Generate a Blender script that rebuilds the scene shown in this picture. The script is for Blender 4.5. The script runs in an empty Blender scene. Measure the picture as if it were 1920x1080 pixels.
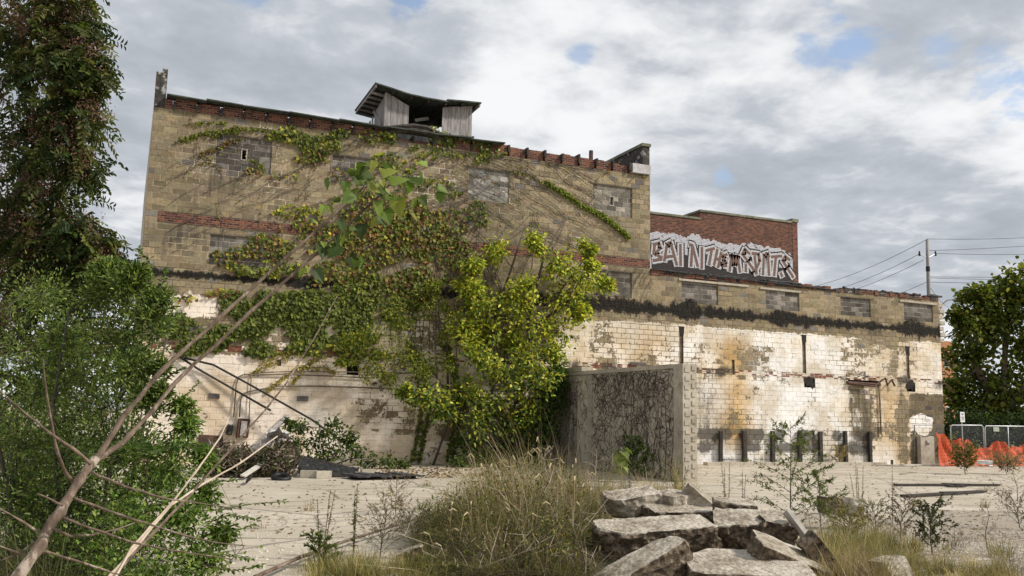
import bpy, math, random
import numpy as np
from mathutils import Vector, Matrix, noise as mnoise
random.seed(7); rng = np.random.default_rng(11)
S = bpy.context.scene
COL = S.collection

# ------------------------------------------------------------------ camera
FPX, CX, CY, EYE = 1715.0, 960.0, 540.0, 1.75
_hz = np.array([4120.0, -331.0, -FPX]); _vz = np.array([275.0, 12300.0, -FPX])
_Z = _vz/np.linalg.norm(_vz); _X = _hz-_Z*_hz.dot(_Z); _X /= np.linalg.norm(_X); _Y = np.cross(_Z, _X)
R3 = np.array([_X, _Y, _Z]); CAM = np.array([0.0, 0.0, EYE])
cd = bpy.data.cameras.new('camera'); cam = bpy.data.objects.new('camera', cd); COL.objects.link(cam)
cam.matrix_world = Matrix([[*R3[0], 0], [*R3[1], 0], [*R3[2], EYE], [0, 0, 0, 1]])
cd.sensor_width = 36; cd.lens = FPX/1920*36; cd.clip_end = 3000; cd.clip_start = 0.05
S.camera = cam
# ------------------------------------------------------------------ light
SUN = Vector((0.64, -0.42, 0.68)).normalized()
EL = math.asin(SUN.z); AZ = math.atan2(SUN.x, SUN.y)
SKY_STRENGTH = 0.10
CLOUD_GAIN = 9.8
sl = bpy.data.lights.new('sun', 'SUN'); sl.energy = 3.7; sl.angle = math.radians(5.0); sl.color = (1.0, 0.95, 0.87)
so = bpy.data.objects.new('sun', sl); COL.objects.link(so); so.rotation_euler = SUN.to_track_quat('Z', 'Y').to_euler()
S.view_settings.view_transform = 'Standard'; S.view_settings.look = 'None'
S.view_settings.exposure = 0.18; S.view_settings.gamma = 1.0; S.view_settings.use_curve_mapping = False
S.cycles.max_bounces = 6; S.cycles.transparent_max_bounces = 24

def ray(px, py):
    return R3 @ np.array([px-CX, -(py-CY), -FPX])/FPX
def at_y(px, py, y):
    d = ray(px, py); return CAM+d*(y/d[1])
def at_z(px, py, z=0.0):
    d = ray(px, py); return CAM+d*((z-EYE)/d[2])
def at_d(px, py, d):
    return CAM+ray(px, py)*d

class NT:
    def __init__(s, tree): s.t = tree; tree.nodes.clear()
    def n(s, ty, ins=None, **kw):
        nd = s.t.nodes.new(ty)
        for k, v in kw.items(): setattr(nd, k, v)
        for k, v in (ins or {}).items():
            sock = nd.inputs[k]
            if isinstance(v, bpy.types.NodeSocket): s.t.links.new(v, sock)
            else: sock.default_value = v
        return nd
    def link(s, a, b): s.t.links.new(a, b)
    def math(s, op, a, b=0.0, c=0.0, clamp=False):
        return s.n('ShaderNodeMath', {0: a, 1: b, 2: c}, operation=op, use_clamp=clamp).outputs[0]
    def ss(s, x, lo, hi):
        return s.n('ShaderNodeMapRange', {0: x, 1: lo, 2: hi, 3: 0.0, 4: 1.0}, interpolation_type='SMOOTHSTEP').outputs[0]
    def mix(s, f, a, b, mode='MIX'):
        nd = s.n('ShaderNodeMix', data_type='RGBA', blend_type=mode)
        for i, v in ((0, f), (6, a), (7, b)):
            if isinstance(v, bpy.types.NodeSocket): s.t.links.new(v, nd.inputs[i])
            else: nd.inputs[i].default_value = v
        return nd.outputs[2]
    def noise(s, vec, scale, detail=4.0, rough=0.55, dist=0.0):
        return s.n('ShaderNodeTexNoise', {'Vector': vec, 'Scale': scale, 'Detail': detail, 'Roughness': rough, 'Distortion': dist}).outputs[0]

# ------------------------------------------------------------------ sky
world = bpy.data.worlds.new('World'); S.world = world; world.use_nodes = True
k = NT(world.node_tree)
sky = k.n('ShaderNodeTexSky', sky_type='NISHITA', sun_disc=False, sun_elevation=EL, sun_rotation=AZ)
tc = k.n('ShaderNodeTexCoord').outputs['Generated']
sep = k.n('ShaderNodeSeparateXYZ', {0: tc})
zz = k.math('ADD', k.math('MAXIMUM', sep.outputs[2], 0.0), 0.16)
cv = k.n('ShaderNodeCombineXYZ', {0: k.math('DIVIDE', sep.outputs[0], zz), 1: k.math('DIVIDE', sep.outputs[1], zz), 2: 0.37}).outputs[0]
n1 = k.noise(cv, 1.15, 5.0, 0.52, 0.25); n2 = k.noise(cv, 3.4, 5.0, 0.55, 0.2); n3 = k.noise(cv, 0.55, 2.0, 0.5)
n4 = k.noise(cv, 9.0, 4.0, 0.6, 0.3)
den = k.math('ADD', k.math('ADD', k.math('MULTIPLY', n1, 0.52), k.math('MULTIPLY', n2, 0.42)), k.math('ADD', k.math('MULTIPLY', n3, 0.26), k.math('MULTIPLY', n4, 0.14)))
den = k.math('ADD', den, k.math('MULTIPLY', k.ss(sep.outputs[2], .42, .05), .06))
shade = k.ss(den, 0.56, 0.80)
ramp = k.n('ShaderNodeValToRGB', {0: shade})
cr = ramp.color_ramp; cr.elements[0].position = 0.0; cr.elements[0].color = (0.385, 0.415, 0.455, 1)
cr.elements[1].position = 1.0; cr.elements[1].color = (0.84, 0.85, 0.86, 1)
e = cr.elements.new(0.45); e.color = (0.50, 0.53, 0.575, 1)
cl = k.n('ShaderNodeVectorMath', {0: ramp.outputs[0], 'Scale': 1.0}, operation='SCALE'); cl.inputs['Scale'].default_value = CLOUD_GAIN
hole = None
for (px, py, r, a) in [(770, -6, 0.026, 1.0), (1085, 105, 0.014, 0.8), (1592, 82, 0.034, 1.0), (1530, 100, 0.022, 0.7), (1355, 327, 0.012, .7), (1872, 148, 0.022, 0.6), (1905, 172, 0.024, .9), (1760, 92, .018, .6), (470, -30, .03, .7), (1570, 40, .022, .7)]:
    v = ray(px, py); v = v/np.linalg.norm(v)
    dn = k.n('ShaderNodeVectorMath', {0: tc, 1: tuple(v)}, operation='DISTANCE').outputs['Value']
    wob = k.math('ADD', dn, k.math('MULTIPLY', k.math('SUBTRACT', n4, 0.5), 0.05 if r < .02 else .11))
    h = k.math('MULTIPLY', k.n('ShaderNodeMapRange', {0: wob, 1: r*1.15, 2: r*0.1, 3: 0.0, 4: 1.0}, interpolation_type='SMOOTHSTEP').outputs[0], a)
    hole = h if hole is None else k.math('MAXIMUM', hole, h)
blue = k.n('ShaderNodeVectorMath', {0: sky.outputs[0]}, operation='SCALE'); blue.inputs['Scale'].default_value = 1.7
fin = k.mix(k.math('MULTIPLY', hole, 0.72), cl.outputs[0], blue.outputs[0])
bg = k.n('ShaderNodeBackground', {'Color': fin, 'Strength': SKY_STRENGTH})
k.link(bg.outputs[0], k.n('ShaderNodeOutputWorld').inputs[0])

# ------------------------------------------------------------------ helpers
def link(o, parent=None):
    COL.objects.link(o)
    if parent is not None: o.parent = parent
    return o
def tag(o, label=None, cat=None, group=None, kind=None):
    if label: o['label'] = label
    if cat: o['category'] = cat
    if group: o['group'] = group
    if kind: o['kind'] = kind
    return o
def empty(name, loc, label, cat, group=None):
    o = bpy.data.objects.new(name, None); o.location = loc; o.empty_display_size = 0.2
    link(o); return tag(o, label, cat, group)

class MB:
    """collects polygons; build() links them as one mesh object"""
    def __init__(s): s.v = []; s.f = []; s.a = {}
    def poly(s, pts, **at):
        i = len(s.v); s.v.extend([tuple(p) for p in pts]); s.f.append(tuple(range(i, i+len(pts))))
        for kk, val in at.items():
            L = s.a.setdefault(kk, {})
            for j in range(len(pts)): L[i+j] = val
    def box(s, c, d, rot=None, bev=0.0):
        c = np.array(c, float); h = np.array(d, float)/2
        M = np.eye(3) if rot is None else np.array(rot)
        if bev <= 0:
            pts = [c+M@(h*np.array([x, y, z])) for x in (-1, 1) for y in (-1, 1) for z in (-1, 1)]
            i = len(s.v); s.v.extend([tuple(p) for p in pts])
            for f in ((0, 1, 3, 2), (4, 6, 7, 5), (0, 4, 5, 1), (2, 3, 7, 6), (0, 2, 6, 4), (1, 5, 7, 3)): s.f.append(tuple(i+q for q in f))
        else:
            import bmesh
            bm = bmesh.new(); bmesh.ops.create_cube(bm, size=1.0)
            for v in bm.verts: v.co = Vector([v.co[q]*d[q] for q in range(3)])
            bmesh.ops.bevel(bm, geom=bm.edges[:], offset=bev, segments=1, affect='EDGES')
            i = len(s.v); s.v.extend([tuple(c+M@np.array(v.co)) for v in bm.verts]); bm.verts.index_update()
            for f in bm.faces: s.f.append(tuple(i+v.index for v in f.verts))
            bm.free()
        return s
    def b6(s, x0, x1, y0, y1, z0, z1):
        return s.box(((x0+x1)/2, (y0+y1)/2, (z0+z1)/2), (x1-x0, y1-y0, z1-z0))
    def bar(s, a, b, w, h, up=(0, 0, 1)):
        a = np.array(a, float); b = np.array(b, float); t = b-a; L = np.linalg.norm(t); t = t/L
        u = np.array(up, float); u = u-t*u.dot(t)
        if np.linalg.norm(u) < 1e-3: u = np.array([1.0, 0, 0])-t*t[0]
        u /= np.linalg.norm(u); w_ = np.cross(t, u)
        return s.box((a+b)/2, (L, w, h), np.array([t, w_, u]).T)
    def tube(s, pts, r, sides=6, cap=True):
        pts = [np.array(p, float) for p in pts]; n = len(pts)
        rs = r if hasattr(r, '__len__') else [r]*n
        i0 = len(s.v); prev = None
        for j, p in enumerate(pts):
            t = pts[min(j+1, n-1)]-pts[max(j-1, 0)]; t = t/(np.linalg.norm(t)+1e-9)
            if prev is None:
                u = np.cross(t, [0, 0, 1.0])
                if np.linalg.norm(u) < 0.05: u = np.cross(t, [1.0, 0, 0])
            else: u = prev-t*prev.dot(t)
            u /= np.linalg.norm(u)+1e-9; prev = u; w = np.cross(t, u)
            for q in range(sides):
                a = 2*math.pi*q/sides; s.v.append(tuple(p+rs[j]*(math.cos(a)*u+math.sin(a)*w)))
        for j in range(n-1):
            for q in range(sides):
                a, b = i0+j*sides+q, i0+j*sides+(q+1) % sides
                s.f.append((a, b, b+sides, a+sides))
        if cap:
            s.f.append(tuple(i0+q for q in reversed(range(sides)))); s.f.append(tuple(i0+(n-1)*sides+q for q in range(sides)))
        return s
    def build(s, name, mat, parent=None, smooth=False):
        me = bpy.data.meshes.new(name); off = np.array(parent.location) if parent is not None and parent.type == 'EMPTY' else np.zeros(3)
        if parent is not None and parent.type != 'EMPTY' and parent.parent is not None: off = np.array(parent.parent.location)
        me.from_pydata([tuple(np.array(v)-off) for v in s.v] if off.any() else s.v, [], s.f)
        for kk, d in s.a.items():
            sample = next(iter(d.values()))
            if hasattr(sample, '__len__'):
                at = me.attributes.new(kk, 'FLOAT_COLOR', 'POINT'); arr = np.zeros((len(s.v), 4), np.float32); arr[:, 3] = 1
                for i, c in d.items(): arr[i, :3] = c[:3]
                at.data.foreach_set('color', arr.ravel())
            else:
                at = me.attributes.new(kk, 'FLOAT', 'POINT'); arr = np.zeros(len(s.v), np.float32)
                for i, c in d.items(): arr[i] = c
                at.data.foreach_set('value', arr)
        if mat: me.materials.append(mat)
        if smooth:
            for p in me.polygons: p.use_smooth = True
        o = bpy.data.objects.new(name, me); return link(o, parent)

def np_mesh(name, V, Q, C, mat, parent=None, smooth=False):
    """quads from numpy arrays, with a per-vertex colour"""
    V = np.asarray(V, np.float32); Q = np.asarray(Q, np.int32)
    if parent is not None:
        p = parent if parent.type == 'EMPTY' else parent.parent
        if p is not None: V = V-np.array(p.location, np.float32)
    me = bpy.data.meshes.new(name)
    me.vertices.add(len(V)); me.vertices.foreach_set('co', V.ravel())
    m = Q.shape[1]
    me.loops.add(Q.size); me.loops.foreach_set('vertex_index', Q.ravel())
    me.polygons.add(len(Q)); me.polygons.foreach_set('loop_start', np.arange(0, Q.size, m, dtype=np.int32))
    if C is not None:
        at = me.attributes.new('col', 'FLOAT_COLOR', 'POINT'); a = np.ones((len(V), 4), np.float32); a[:, :3] = C
        at.data.foreach_set('color', a.ravel())
    me.materials.append(mat); me.update(calc_edges=True); me.validate()
    if smooth: me.polygons.foreach_set('use_smooth', np.ones(len(Q), bool))
    o = bpy.data.objects.new(name, me); return link(o, parent)

def unit(a): return a/(np.linalg.norm(a, axis=-1, keepdims=True)+1e-9)
def rand_dirs(n): return unit(rng.normal(size=(n, 3)))
class Leaves:
    def __init__(s): s.V = []; s.Q = []; s.C = []; s.n = 0
    def add(s, P, A, N, L, Wd, C, fold=0.22, droop=0.15):
        """leaf blades: base P, axis A, face normal N, length L, width Wd, colour C"""
        n = len(P)
        if n == 0: return
        A = unit(A); N = unit(N-A*(N*A).sum(1, keepdims=True)); B = np.cross(A, N)
        L = np.broadcast_to(np.asarray(L, float), (n,))[:, None]; Wd = np.broadcast_to(np.asarray(Wd, float), (n,))[:, None]
        C = np.broadcast_to(C, (n, 3))
        tip = P+A*L-N*L*droop
        l1 = P+A*L*.30+B*Wd*.5+N*Wd*fold; l2 = P+A*L*.68+B*Wd*.40+N*(Wd*fold-L*droop*.4)
        r1 = P+A*L*.30-B*Wd*.5+N*Wd*fold; r2 = P+A*L*.68-B*Wd*.40+N*(Wd*fold-L*droop*.4)
        V = np.stack([P, tip, l1, l2, r1, r2], 1).reshape(-1, 3)
        b = (np.arange(n)*6)[:, None]+s.n
        s.Q.append(np.concatenate([b+np.array([[0, 2, 3, 1]]), b+np.array([[0, 1, 5, 4]])], 0))
        s.V.append(V); s.C.append(np.repeat(C, 6, 0)); s.n += n*6
    def blades(s, P, D, H, Wd, C, bend=0.5, segs=3):
        """grass blades: base P, lean direction D (horizontal), height H"""
        n = len(P); H = np.broadcast_to(np.asarray(H, float), (n,))[:, None]; Wd = np.broadcast_to(np.asarray(Wd, float), (n,))[:, None]
        side = unit(np.cross(D, np.array([0, 0, 1.0]))+rng.normal(size=(n, 3))*.3); side[:, 2] = 0; side = unit(side)
        bend = np.broadcast_to(np.asarray(bend, float), (n,))[:, None]
        rows = []
        for j in range(segs+1):
            t = j/segs
            c = P+np.array([0, 0, 1.0])*H*(t-0.35*bend*t*t)+D*H*bend*t*t
            w = Wd*(1-t*.88)*.5
            rows += [c-side*w, c+side*w]
        V = np.stack(rows, 1).reshape(-1, 3); m = 2*(segs+1); b = (np.arange(n)*m)[:, None]+s.n
        for j in range(segs): s.Q.append(b+np.array([[2*j, 2*j+1, 2*j+3, 2*j+2]]))
        s.V.append(V); s.C.append(np.repeat(np.broadcast_to(C, (n, 3)), m, 0)); s.n += n*m
    def build(s, name, mat, parent=None):
        return np_mesh(name, np.concatenate(s.V), np.concatenate(s.Q), np.concatenate(s.C), mat, parent)
def pick(cols, n, jit=0.2):
    c = np.array(cols)[rng.integers(0, len(cols), n)]
    return c*np.exp(rng.normal(size=(n, 1))*jit)

# ------------------------------------------------------------------ materials
def new_mat(name):
    m = bpy.data.materials.new(name); m.use_nodes = True; return m, NT(m.node_tree)
def finish(k, color, rough=0.85, bump=None, bstr=0.3, bdist=0.02, alpha=None, metal=0.0, spec=0.3):
    ins = {'Base Color': color, 'Roughness': rough, 'Metallic': metal, 'Specular IOR Level': spec}
    b = k.n('ShaderNodeBsdfPrincipled', ins)
    if alpha is not None: k.link(alpha, b.inputs['Alpha'])
    if bump is not None:
        bn = k.n('ShaderNodeBump', {'Height': bump, 'Strength': bstr, 'Distance': bdist}); k.link(bn.outputs[0], b.inputs['Normal'])
    k.link(b.outputs[0], k.n('ShaderNodeOutputMaterial').inputs[0]); return b
def c4(c): return (c[0], c[1], c[2], 1.0)
def simple(name, c1, c2, scale=8.0, rough=0.85, bstr=0.4, stretch=(1, 1, 1), metal=0.0, c3=None, bdist=.01, det=6.0):
    m, k = new_mat(name)
    o = k.n('ShaderNodeTexCoord').outputs['Object']
    mp = k.n('ShaderNodeMapping', {'Vector': o, 'Scale': stretch}).outputs[0]
    a = k.noise(mp, scale, det, 0.62); b = k.noise(mp, scale*.23, 3.0)
    c = k.mix(k.ss(k.math('ADD', k.math('MULTIPLY', a, .6), k.math('MULTIPLY', b, .4)), .36, .64), c4(c1), c4(c2))
    if c3 is not None: c = k.mix(k.ss(k.noise(mp, scale*.5, 5.0, .65), .56, .66), c, c4(c3))
    finish(k, c, rough, a, bstr, bdist, metal=metal); return m
def leaf_mat(name, trans=0.35, rough=0.55):
    m, k = new_mat(name)
    at = k.n('ShaderNodeAttribute', attribute_name='col').outputs['Color']
    d = k.n('ShaderNodeBsdfPrincipled', {'Base Color': at, 'Roughness': rough, 'Specular IOR Level': 0.25})
    br = k.mix(1.0, at, (1.5, 1.6, 0.8, 1), 'MULTIPLY')
    t = k.n('ShaderNodeBsdfTranslucent', {'Color': br})
    mx = k.n('ShaderNodeMixShader', {0: trans, 1: d.outputs[0], 2: t.outputs[0]})
    k.link(mx.outputs[0], k.n('ShaderNodeOutputMaterial').inputs[0]); return m
LEAF = leaf_mat('leaf'); DRY = leaf_mat('dry_grass', 0.2, 0.8)
BARK = simple('bark', (.10, .075, .055), (.21, .165, .13), 26, stretch=(1, 1, .25))
TWIG = simple('twig', (.085, .058, .042), (.235, .172, .125), 34, stretch=(1, 1, .45), bstr=.8, c3=(.36, .30, .24))
PALETWIG = simple('pale_twig', (.42, .33, .25), (.60, .50, .39), 30)
VINESTEM = simple('vine_stem', (.05, .04, .035), (.12, .095, .075), 20)
WOODGREY = simple('weathered_wood', (.17, .15, .14), (.40, .37, .355), 9, stretch=(4, 4, .35), bstr=.7)
WOODDARK = simple('dark_timber', (.022, .02, .019), (.075, .062, .05), 14, stretch=(3, 3, .4), bstr=.6)
WOODPALE = simple('pale_board', (.36, .33, .28), (.56, .52, .46), 9, stretch=(1, 1, 1))
BLACK = simple('black_pipe', (.008, .008, .008), (.02, .019, .018), 20, rough=.5)
RUST = simple('rusted_metal', (.045, .028, .022), (.14, .075, .05), 16)
GALV = simple('galvanised_steel', (.42, .43, .44), (.58, .59, .60), 20, rough=.45, metal=.6)
CONDUIT = simple('conduit', (.10, .085, .065), (.24, .20, .15), 14)
ASPHALT = simple('roof_felt', (.02, .02, .021), (.07, .07, .072), 18, bstr=.6, c3=(.11, .11, .11))
CONC = simple('concrete', (.36, .315, .245), (.53, .475, .385), 5.5, c3=(.27, .23, .18), bstr=.5)
COPING = simple('coping_stone', (.11, .115, .075), (.25, .245, .18), 8)
WHITE = simple('white_paint', (.70, .70, .69), (.82, .82, .81), 12)
CAVITY = simple('cavity', (.012, .010, .009), (.035, .028, .022), 8)  # near-black, so the darkness of holes is in the colour
DARKIN = simple('interior', (.02, .018, .016), (.04, .036, .03), 4)  # near-black colour stands for the unlit insides
# ================================================================== setting: ground
def m_ground():
    m, k = new_mat('gravel_ground')
    o = k.n('ShaderNodeTexCoord').outputs['Object']
    a = k.noise(o, 0.7, 5.0, .6); f = k.noise(o, 26.0, 5.0, .7)
    v = k.n('ShaderNodeTexVoronoi', {'Vector': o, 'Scale': 34.0}); vc = k.n('ShaderNodeSeparateColor', {0: v.outputs['Color']})
    st = k.mix(vc.outputs[0], (.24, .20, .15, 1), (.56, .50, .41, 1))
    c = k.mix(k.ss(a, .42, .58), st, (.36, .29, .205, 1))
    c = k.mix(k.ss(k.noise(o, 2.4, 6.0, .7), .58, .70), c, (.13, .105, .07, 1))
    c = k.mix(0.35, c, k.mix(f, (.1, .085, .06, 1), (.6, .55, .47, 1)))
    h = k.math('ADD', v.outputs['Distance'], k.math('MULTIPLY', f, .6))
    finish(k, c, .95, h, .8, .03); return m
def m_yard():
    m, k = new_mat('yard_concrete')
    o = k.n('ShaderNodeTexCoord').outputs['Object']
    a = k.noise(o, 0.35, 6.0, .62); b = k.noise(o, 2.2, 6.0, .68); f = k.noise(o, 42.0, 4.0, .7)
    c = k.mix(k.ss(a, .38, .62), (.40, .34, .255, 1), (.53, .47, .375, 1))
    c = k.mix(k.math('MULTIPLY', k.ss(b, .52, .72), .55), c, (.30, .25, .185, 1))
    st = k.noise(k.n('ShaderNodeMapping', {'Vector': o, 'Scale': (.6, 2.2, 1)}).outputs[0], 1.3, 6.0, .72)
    c = k.mix(k.math('MULTIPLY', k.ss(st, .53, .62), .85), c, (.175, .14, .10, 1))
    st2 = k.noise(k.n('ShaderNodeMapping', {'Vector': o, 'Scale': (.5, 1.6, 1)}).outputs[0], .5, 7.0, .7); c = k.mix(k.math('MULTIPLY', k.ss(st2, .55, .62), .5), c, (.32, .265, .195, 1))
    w = k.n('ShaderNodeTexVoronoi', {'Vector': k.n('ShaderNodeMixRGB', {0: .12, 1: o, 2: k.n('ShaderNodeTexNoise', {'Vector': o, 'Scale': 1.5}).outputs[1]}).outputs[0], 'Scale': .32}, feature='DISTANCE_TO_EDGE').outputs['Distance']
    c = k.mix(k.math('MULTIPLY', k.ss(w, .016, .004), .85), c, (.09, .075, .055, 1))
    w2 = k.n('ShaderNodeTexVoronoi', {'Vector': k.n('ShaderNodeMixRGB', {0: .25, 1: o, 2: k.n('ShaderNodeTexNoise', {'Vector': o, 'Scale': 2.5}).outputs[1]}).outputs[0], 'Scale': .95}, feature='DISTANCE_TO_EDGE').outputs['Distance']
    c = k.mix(k.math('MULTIPLY', k.math('MULTIPLY', k.ss(w2, .018, .003), k.ss(a, .44, .56)), .8), c, (.12, .10, .07, 1))
    c = k.mix(.30, c, k.mix(k.ss(f, .35, .65), (.16, .13, .10, 1), (.74, .67, .56, 1)))
    finish(k, c, .92, k.math('ADD', b, k.math('MULTIPLY', f, .35)), .45, .02); return m
M_GROUND, M_YARD = m_ground(), m_yard()
g = MB(); g.poly([(-600, -200, -.03), (900, -200, -.03), (900, 900, -.03), (-600, 900, -.03)])
tag(g.build('ground', M_GROUND), kind='structure')
def wob(x, s, a): return a*mnoise.noise(Vector((x*s, 3.7, a*9)))
D = 30.894
edge = []
for x in np.arange(-14, 46.01, .35):
    y = 9.3+max(0, x-4.2)*.62 if x < 12 else 14.2+(x-12)*.03
    edge.append((x, y+wob(x, .5, 1.3)+wob(x, 1.9, .5)+wob(x, 5.0, .2)))
ym = MB(); far = [(46, D+2.2), (-14, D+2.2)]
nseg = len(edge)
for i in range(nseg-1):
    (x0, y0), (x1, y1) = edge[i], edge[i+1]
    ym.poly([(x0, y0, 0), (x1, y1, 0), (x1, D+2.2, 0), (x0, D+2.2, 0)])
    ym.poly([(x0, y0, 0), (x0, y0-.02, -.06), (x1, y1-.02, -.06), (x1, y1, 0)])
tag(ym.build('concrete_yard', M_YARD), kind='structure')
vg = MB(); vg.poly([(35.2, D+2.6, .012), (140, D+2.6, .012), (170, 120, .012), (35.2, 120, .012)])
tag(vg.build('grass_verge', simple('verge_turf', (.07, .10, .02), (.16, .19, .06), 3, bstr=.8)), kind='structure')

# ================================================================== derelict building
CH, BL = 0.2, 0.4
XL, XS, XR = 0.23, 18.88, 34.3        # left end, step, right end
TOPU, TOPL = 11.4, 7.4
def m_block():
    m, k = new_mat('painted_blockwork')
    o = k.n('ShaderNodeTexCoord').outputs['Object']
    A = lambda nm, sck: k.n('ShaderNodeAttribute', attribute_name=nm).outputs[sck]
    base, pc = A('col', 'Color'), A('pcol', 'Color'); pa, ta, gr = A('paint', 'Fac'), A('tar', 'Fac'), A('grime', 'Fac')
    n1 = k.noise(o, 1.7, 7.0, .68); n2 = k.noise(o, 9.0, 6.0, .7); n3 = k.noise(o, 45.0, 4.0, .7)
    vs = k.n('ShaderNodeMapping', {'Vector': o, 'Scale': (1, 1, .16)}).outputs[0]
    n4 = k.noise(vs, 5.0, 6.0, .68)
    v = k.mix(k.ss(n2, .3, .7), (.72, .70, .66, 1), (1.18, 1.16, 1.12, 1))
    c = k.mix(1.0, base, v, 'MULTIPLY')
    c = k.mix(k.ss(n3, .28, .42), k.mix(1.0, c, (.5, .48, .45, 1), 'MULTIPLY'), c)
    q = k.math('ADD', pa, k.math('ADD', k.math('MULTIPLY', k.math('SUBTRACT', n1, .5), 1.35), k.math('MULTIPLY', k.math('SUBTRACT', n2, .5), 1.5)))
    pm = k.ss(q, .47, .54)
    pv = k.mix(k.ss(k.noise(o, .8, 6.0, .65), .38, .60), (.80, .73, .62, 1), (1.08, 1.08, 1.08, 1)); pv = k.mix(k.math('MULTIPLY', k.ss(n2, .54, .68), .6), pv, (.62, .55, .45, 1))
    pcc = k.mix(1.0, pc, pv, 'MULTIPLY')
    c = k.mix(pm, c, pcc)
    chip = k.math('MULTIPLY', k.ss(k.noise(o, 22.0, 5.0, .75), .60, .66), k.ss(n1, .40, .56)); c = k.mix(k.math('MULTIPLY', chip, .75), c, (.13, .095, .065, 1))
    smear = k.ss(k.noise(k.n('ShaderNodeMapping', {'Vector': o, 'Scale': (.35, 1, 1.6)}).outputs[0], 2.6, 7.0, .72), .55, .68); c = k.mix(k.math('MULTIPLY', smear, .5), c, (.20, .155, .11, 1))
    gq = k.math('ADD', gr, k.math('ADD', k.math('MULTIPLY', k.math('SUBTRACT', n4, .5), 1.3), k.math('MULTIPLY', k.math('SUBTRACT', n2, .5), .9)))
    c = k.mix(k.math('MULTIPLY', k.ss(gq, .40, .85), .86), c, (.066, .058, .05, 1))
    tq = k.math('ADD', ta, k.math('ADD', k.math('MULTIPLY', k.math('SUBTRACT', k.noise(k.n('ShaderNodeMapping', {'Vector': o, 'Scale': (1, 1, .4)}).outputs[0], 1.9, 7.0, .7), .5), 2.6), k.math('MULTIPLY', k.math('SUBTRACT', n2, .5), 1.7)))
    tq = k.math('MULTIPLY', tq, k.ss(ta, .02, .25))
    c = k.mix(k.math('MULTIPLY', k.ss(tq, .22, .44), .5), c, (.05, .042, .034, 1)); c = k.mix(k.math('MULTIPLY', k.ss(tq, .32, .54), k.math('ADD', .86, k.math('MULTIPLY', k.ss(n2, .62, .38), .14))), c, (.014, .013, .012, 1))
    h = k.math('ADD', k.math('MULTIPLY', n2, .7), k.math('ADD', k.math('MULTIPLY', n3, .4), k.math('MULTIPLY', pm, .12)))
    finish(k, c, .93, h, .75, .02, spec=.15); return m
def m_brick(name, dark=0.0):
    m, k = new_mat(name)
    o = k.n('ShaderNodeTexCoord').outputs['Object']
    s = k.n('ShaderNodeSeparateXYZ', {0: o})
    cb = k.n('ShaderNodeCombineXYZ', {0: k.math('ADD', s.outputs[0], s.outputs[1]), 1: s.outputs[2], 2: 0.0}).outputs[0]
    br = k.n('ShaderNodeTexBrick', {'Vector': cb, 'Scale': 1.0, 'Mortar Size': .012, 'Mortar Smooth': .25, 'Bias': 0.0, 'Brick Width': .215, 'Row Height': .0767, 'Color1': (.0, .0, .0, 1), 'Color2': (1, 1, 1, 1), 'Mortar': (0.5, .5, .5, 1)})
    n1 = k.noise(o, 1.1, 6.0, .65); n2 = k.noise(o, 14., 5.0, .7)
    rb = k.n('ShaderNodeValToRGB', {0: k.n('ShaderNodeSeparateColor', {0: br.outputs[0]}).outputs[0]}); cr = rb.color_ramp
    cr.elements[0].color = (.075, .028, .022, 1); cr.elements[1].color = (.31, .115, .06, 1); e = cr.elements.new(.5); e.color = (.18, .058, .04, 1)
    c = k.mix(k.ss(n2, .3, .7), k.mix(1.0, rb.outputs[0], (.62, .6, .6, 1), 'MULTIPLY'), rb.outputs[0])
    c = k.mix(br.outputs['Fac'], c, k.mix(n2, (.10, .075, .06, 1), (.33, .27, .21, 1)))
    c = k.mix(k.math('MULTIPLY', k.ss(n1, .5, .68), .55+dark), c, (.06, .035, .03, 1))
    finish(k, c, .92, k.math('SUBTRACT', k.math('MULTIPLY', n2, .5), br.outputs['Fac']), .8, .015, spec=.15); return m
M_BLOCK, M_BRICK = m_block(), m_brick('old_brick')
def fb(x, z, s, o=4, seed=0.0): return mnoise.fractal(Vector((x*s+seed, z*s, seed*1.7)), 0.9, 2.0, o)
def srect(x, z, r, m=.15):
    x0, x1, z0, z1 = r
    sx = min(1, max(0, (x-x0)/m+.5))*min(1, max(0, (x1-x)/m+.5)); sz = min(1, max(0, (z-z0)/m+.5))*min(1, max(0, (z1-z)/m+.5))
    return sx*sz
def ell(x, z, cx, cz, rx, rz):
    d = math.hypot((x-cx)/rx, (z-cz)/rz); return min(1, max(0, (1.15-d)/.4))
OCH = np.array((.275, .226, .150)); GREYB = np.array((.175, .160, .145)); CREAM = np.array((.76, .665, .53)); WHT = np.array((.82, .80, .77)); YEL = np.array((.60, .40, .16))
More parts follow.
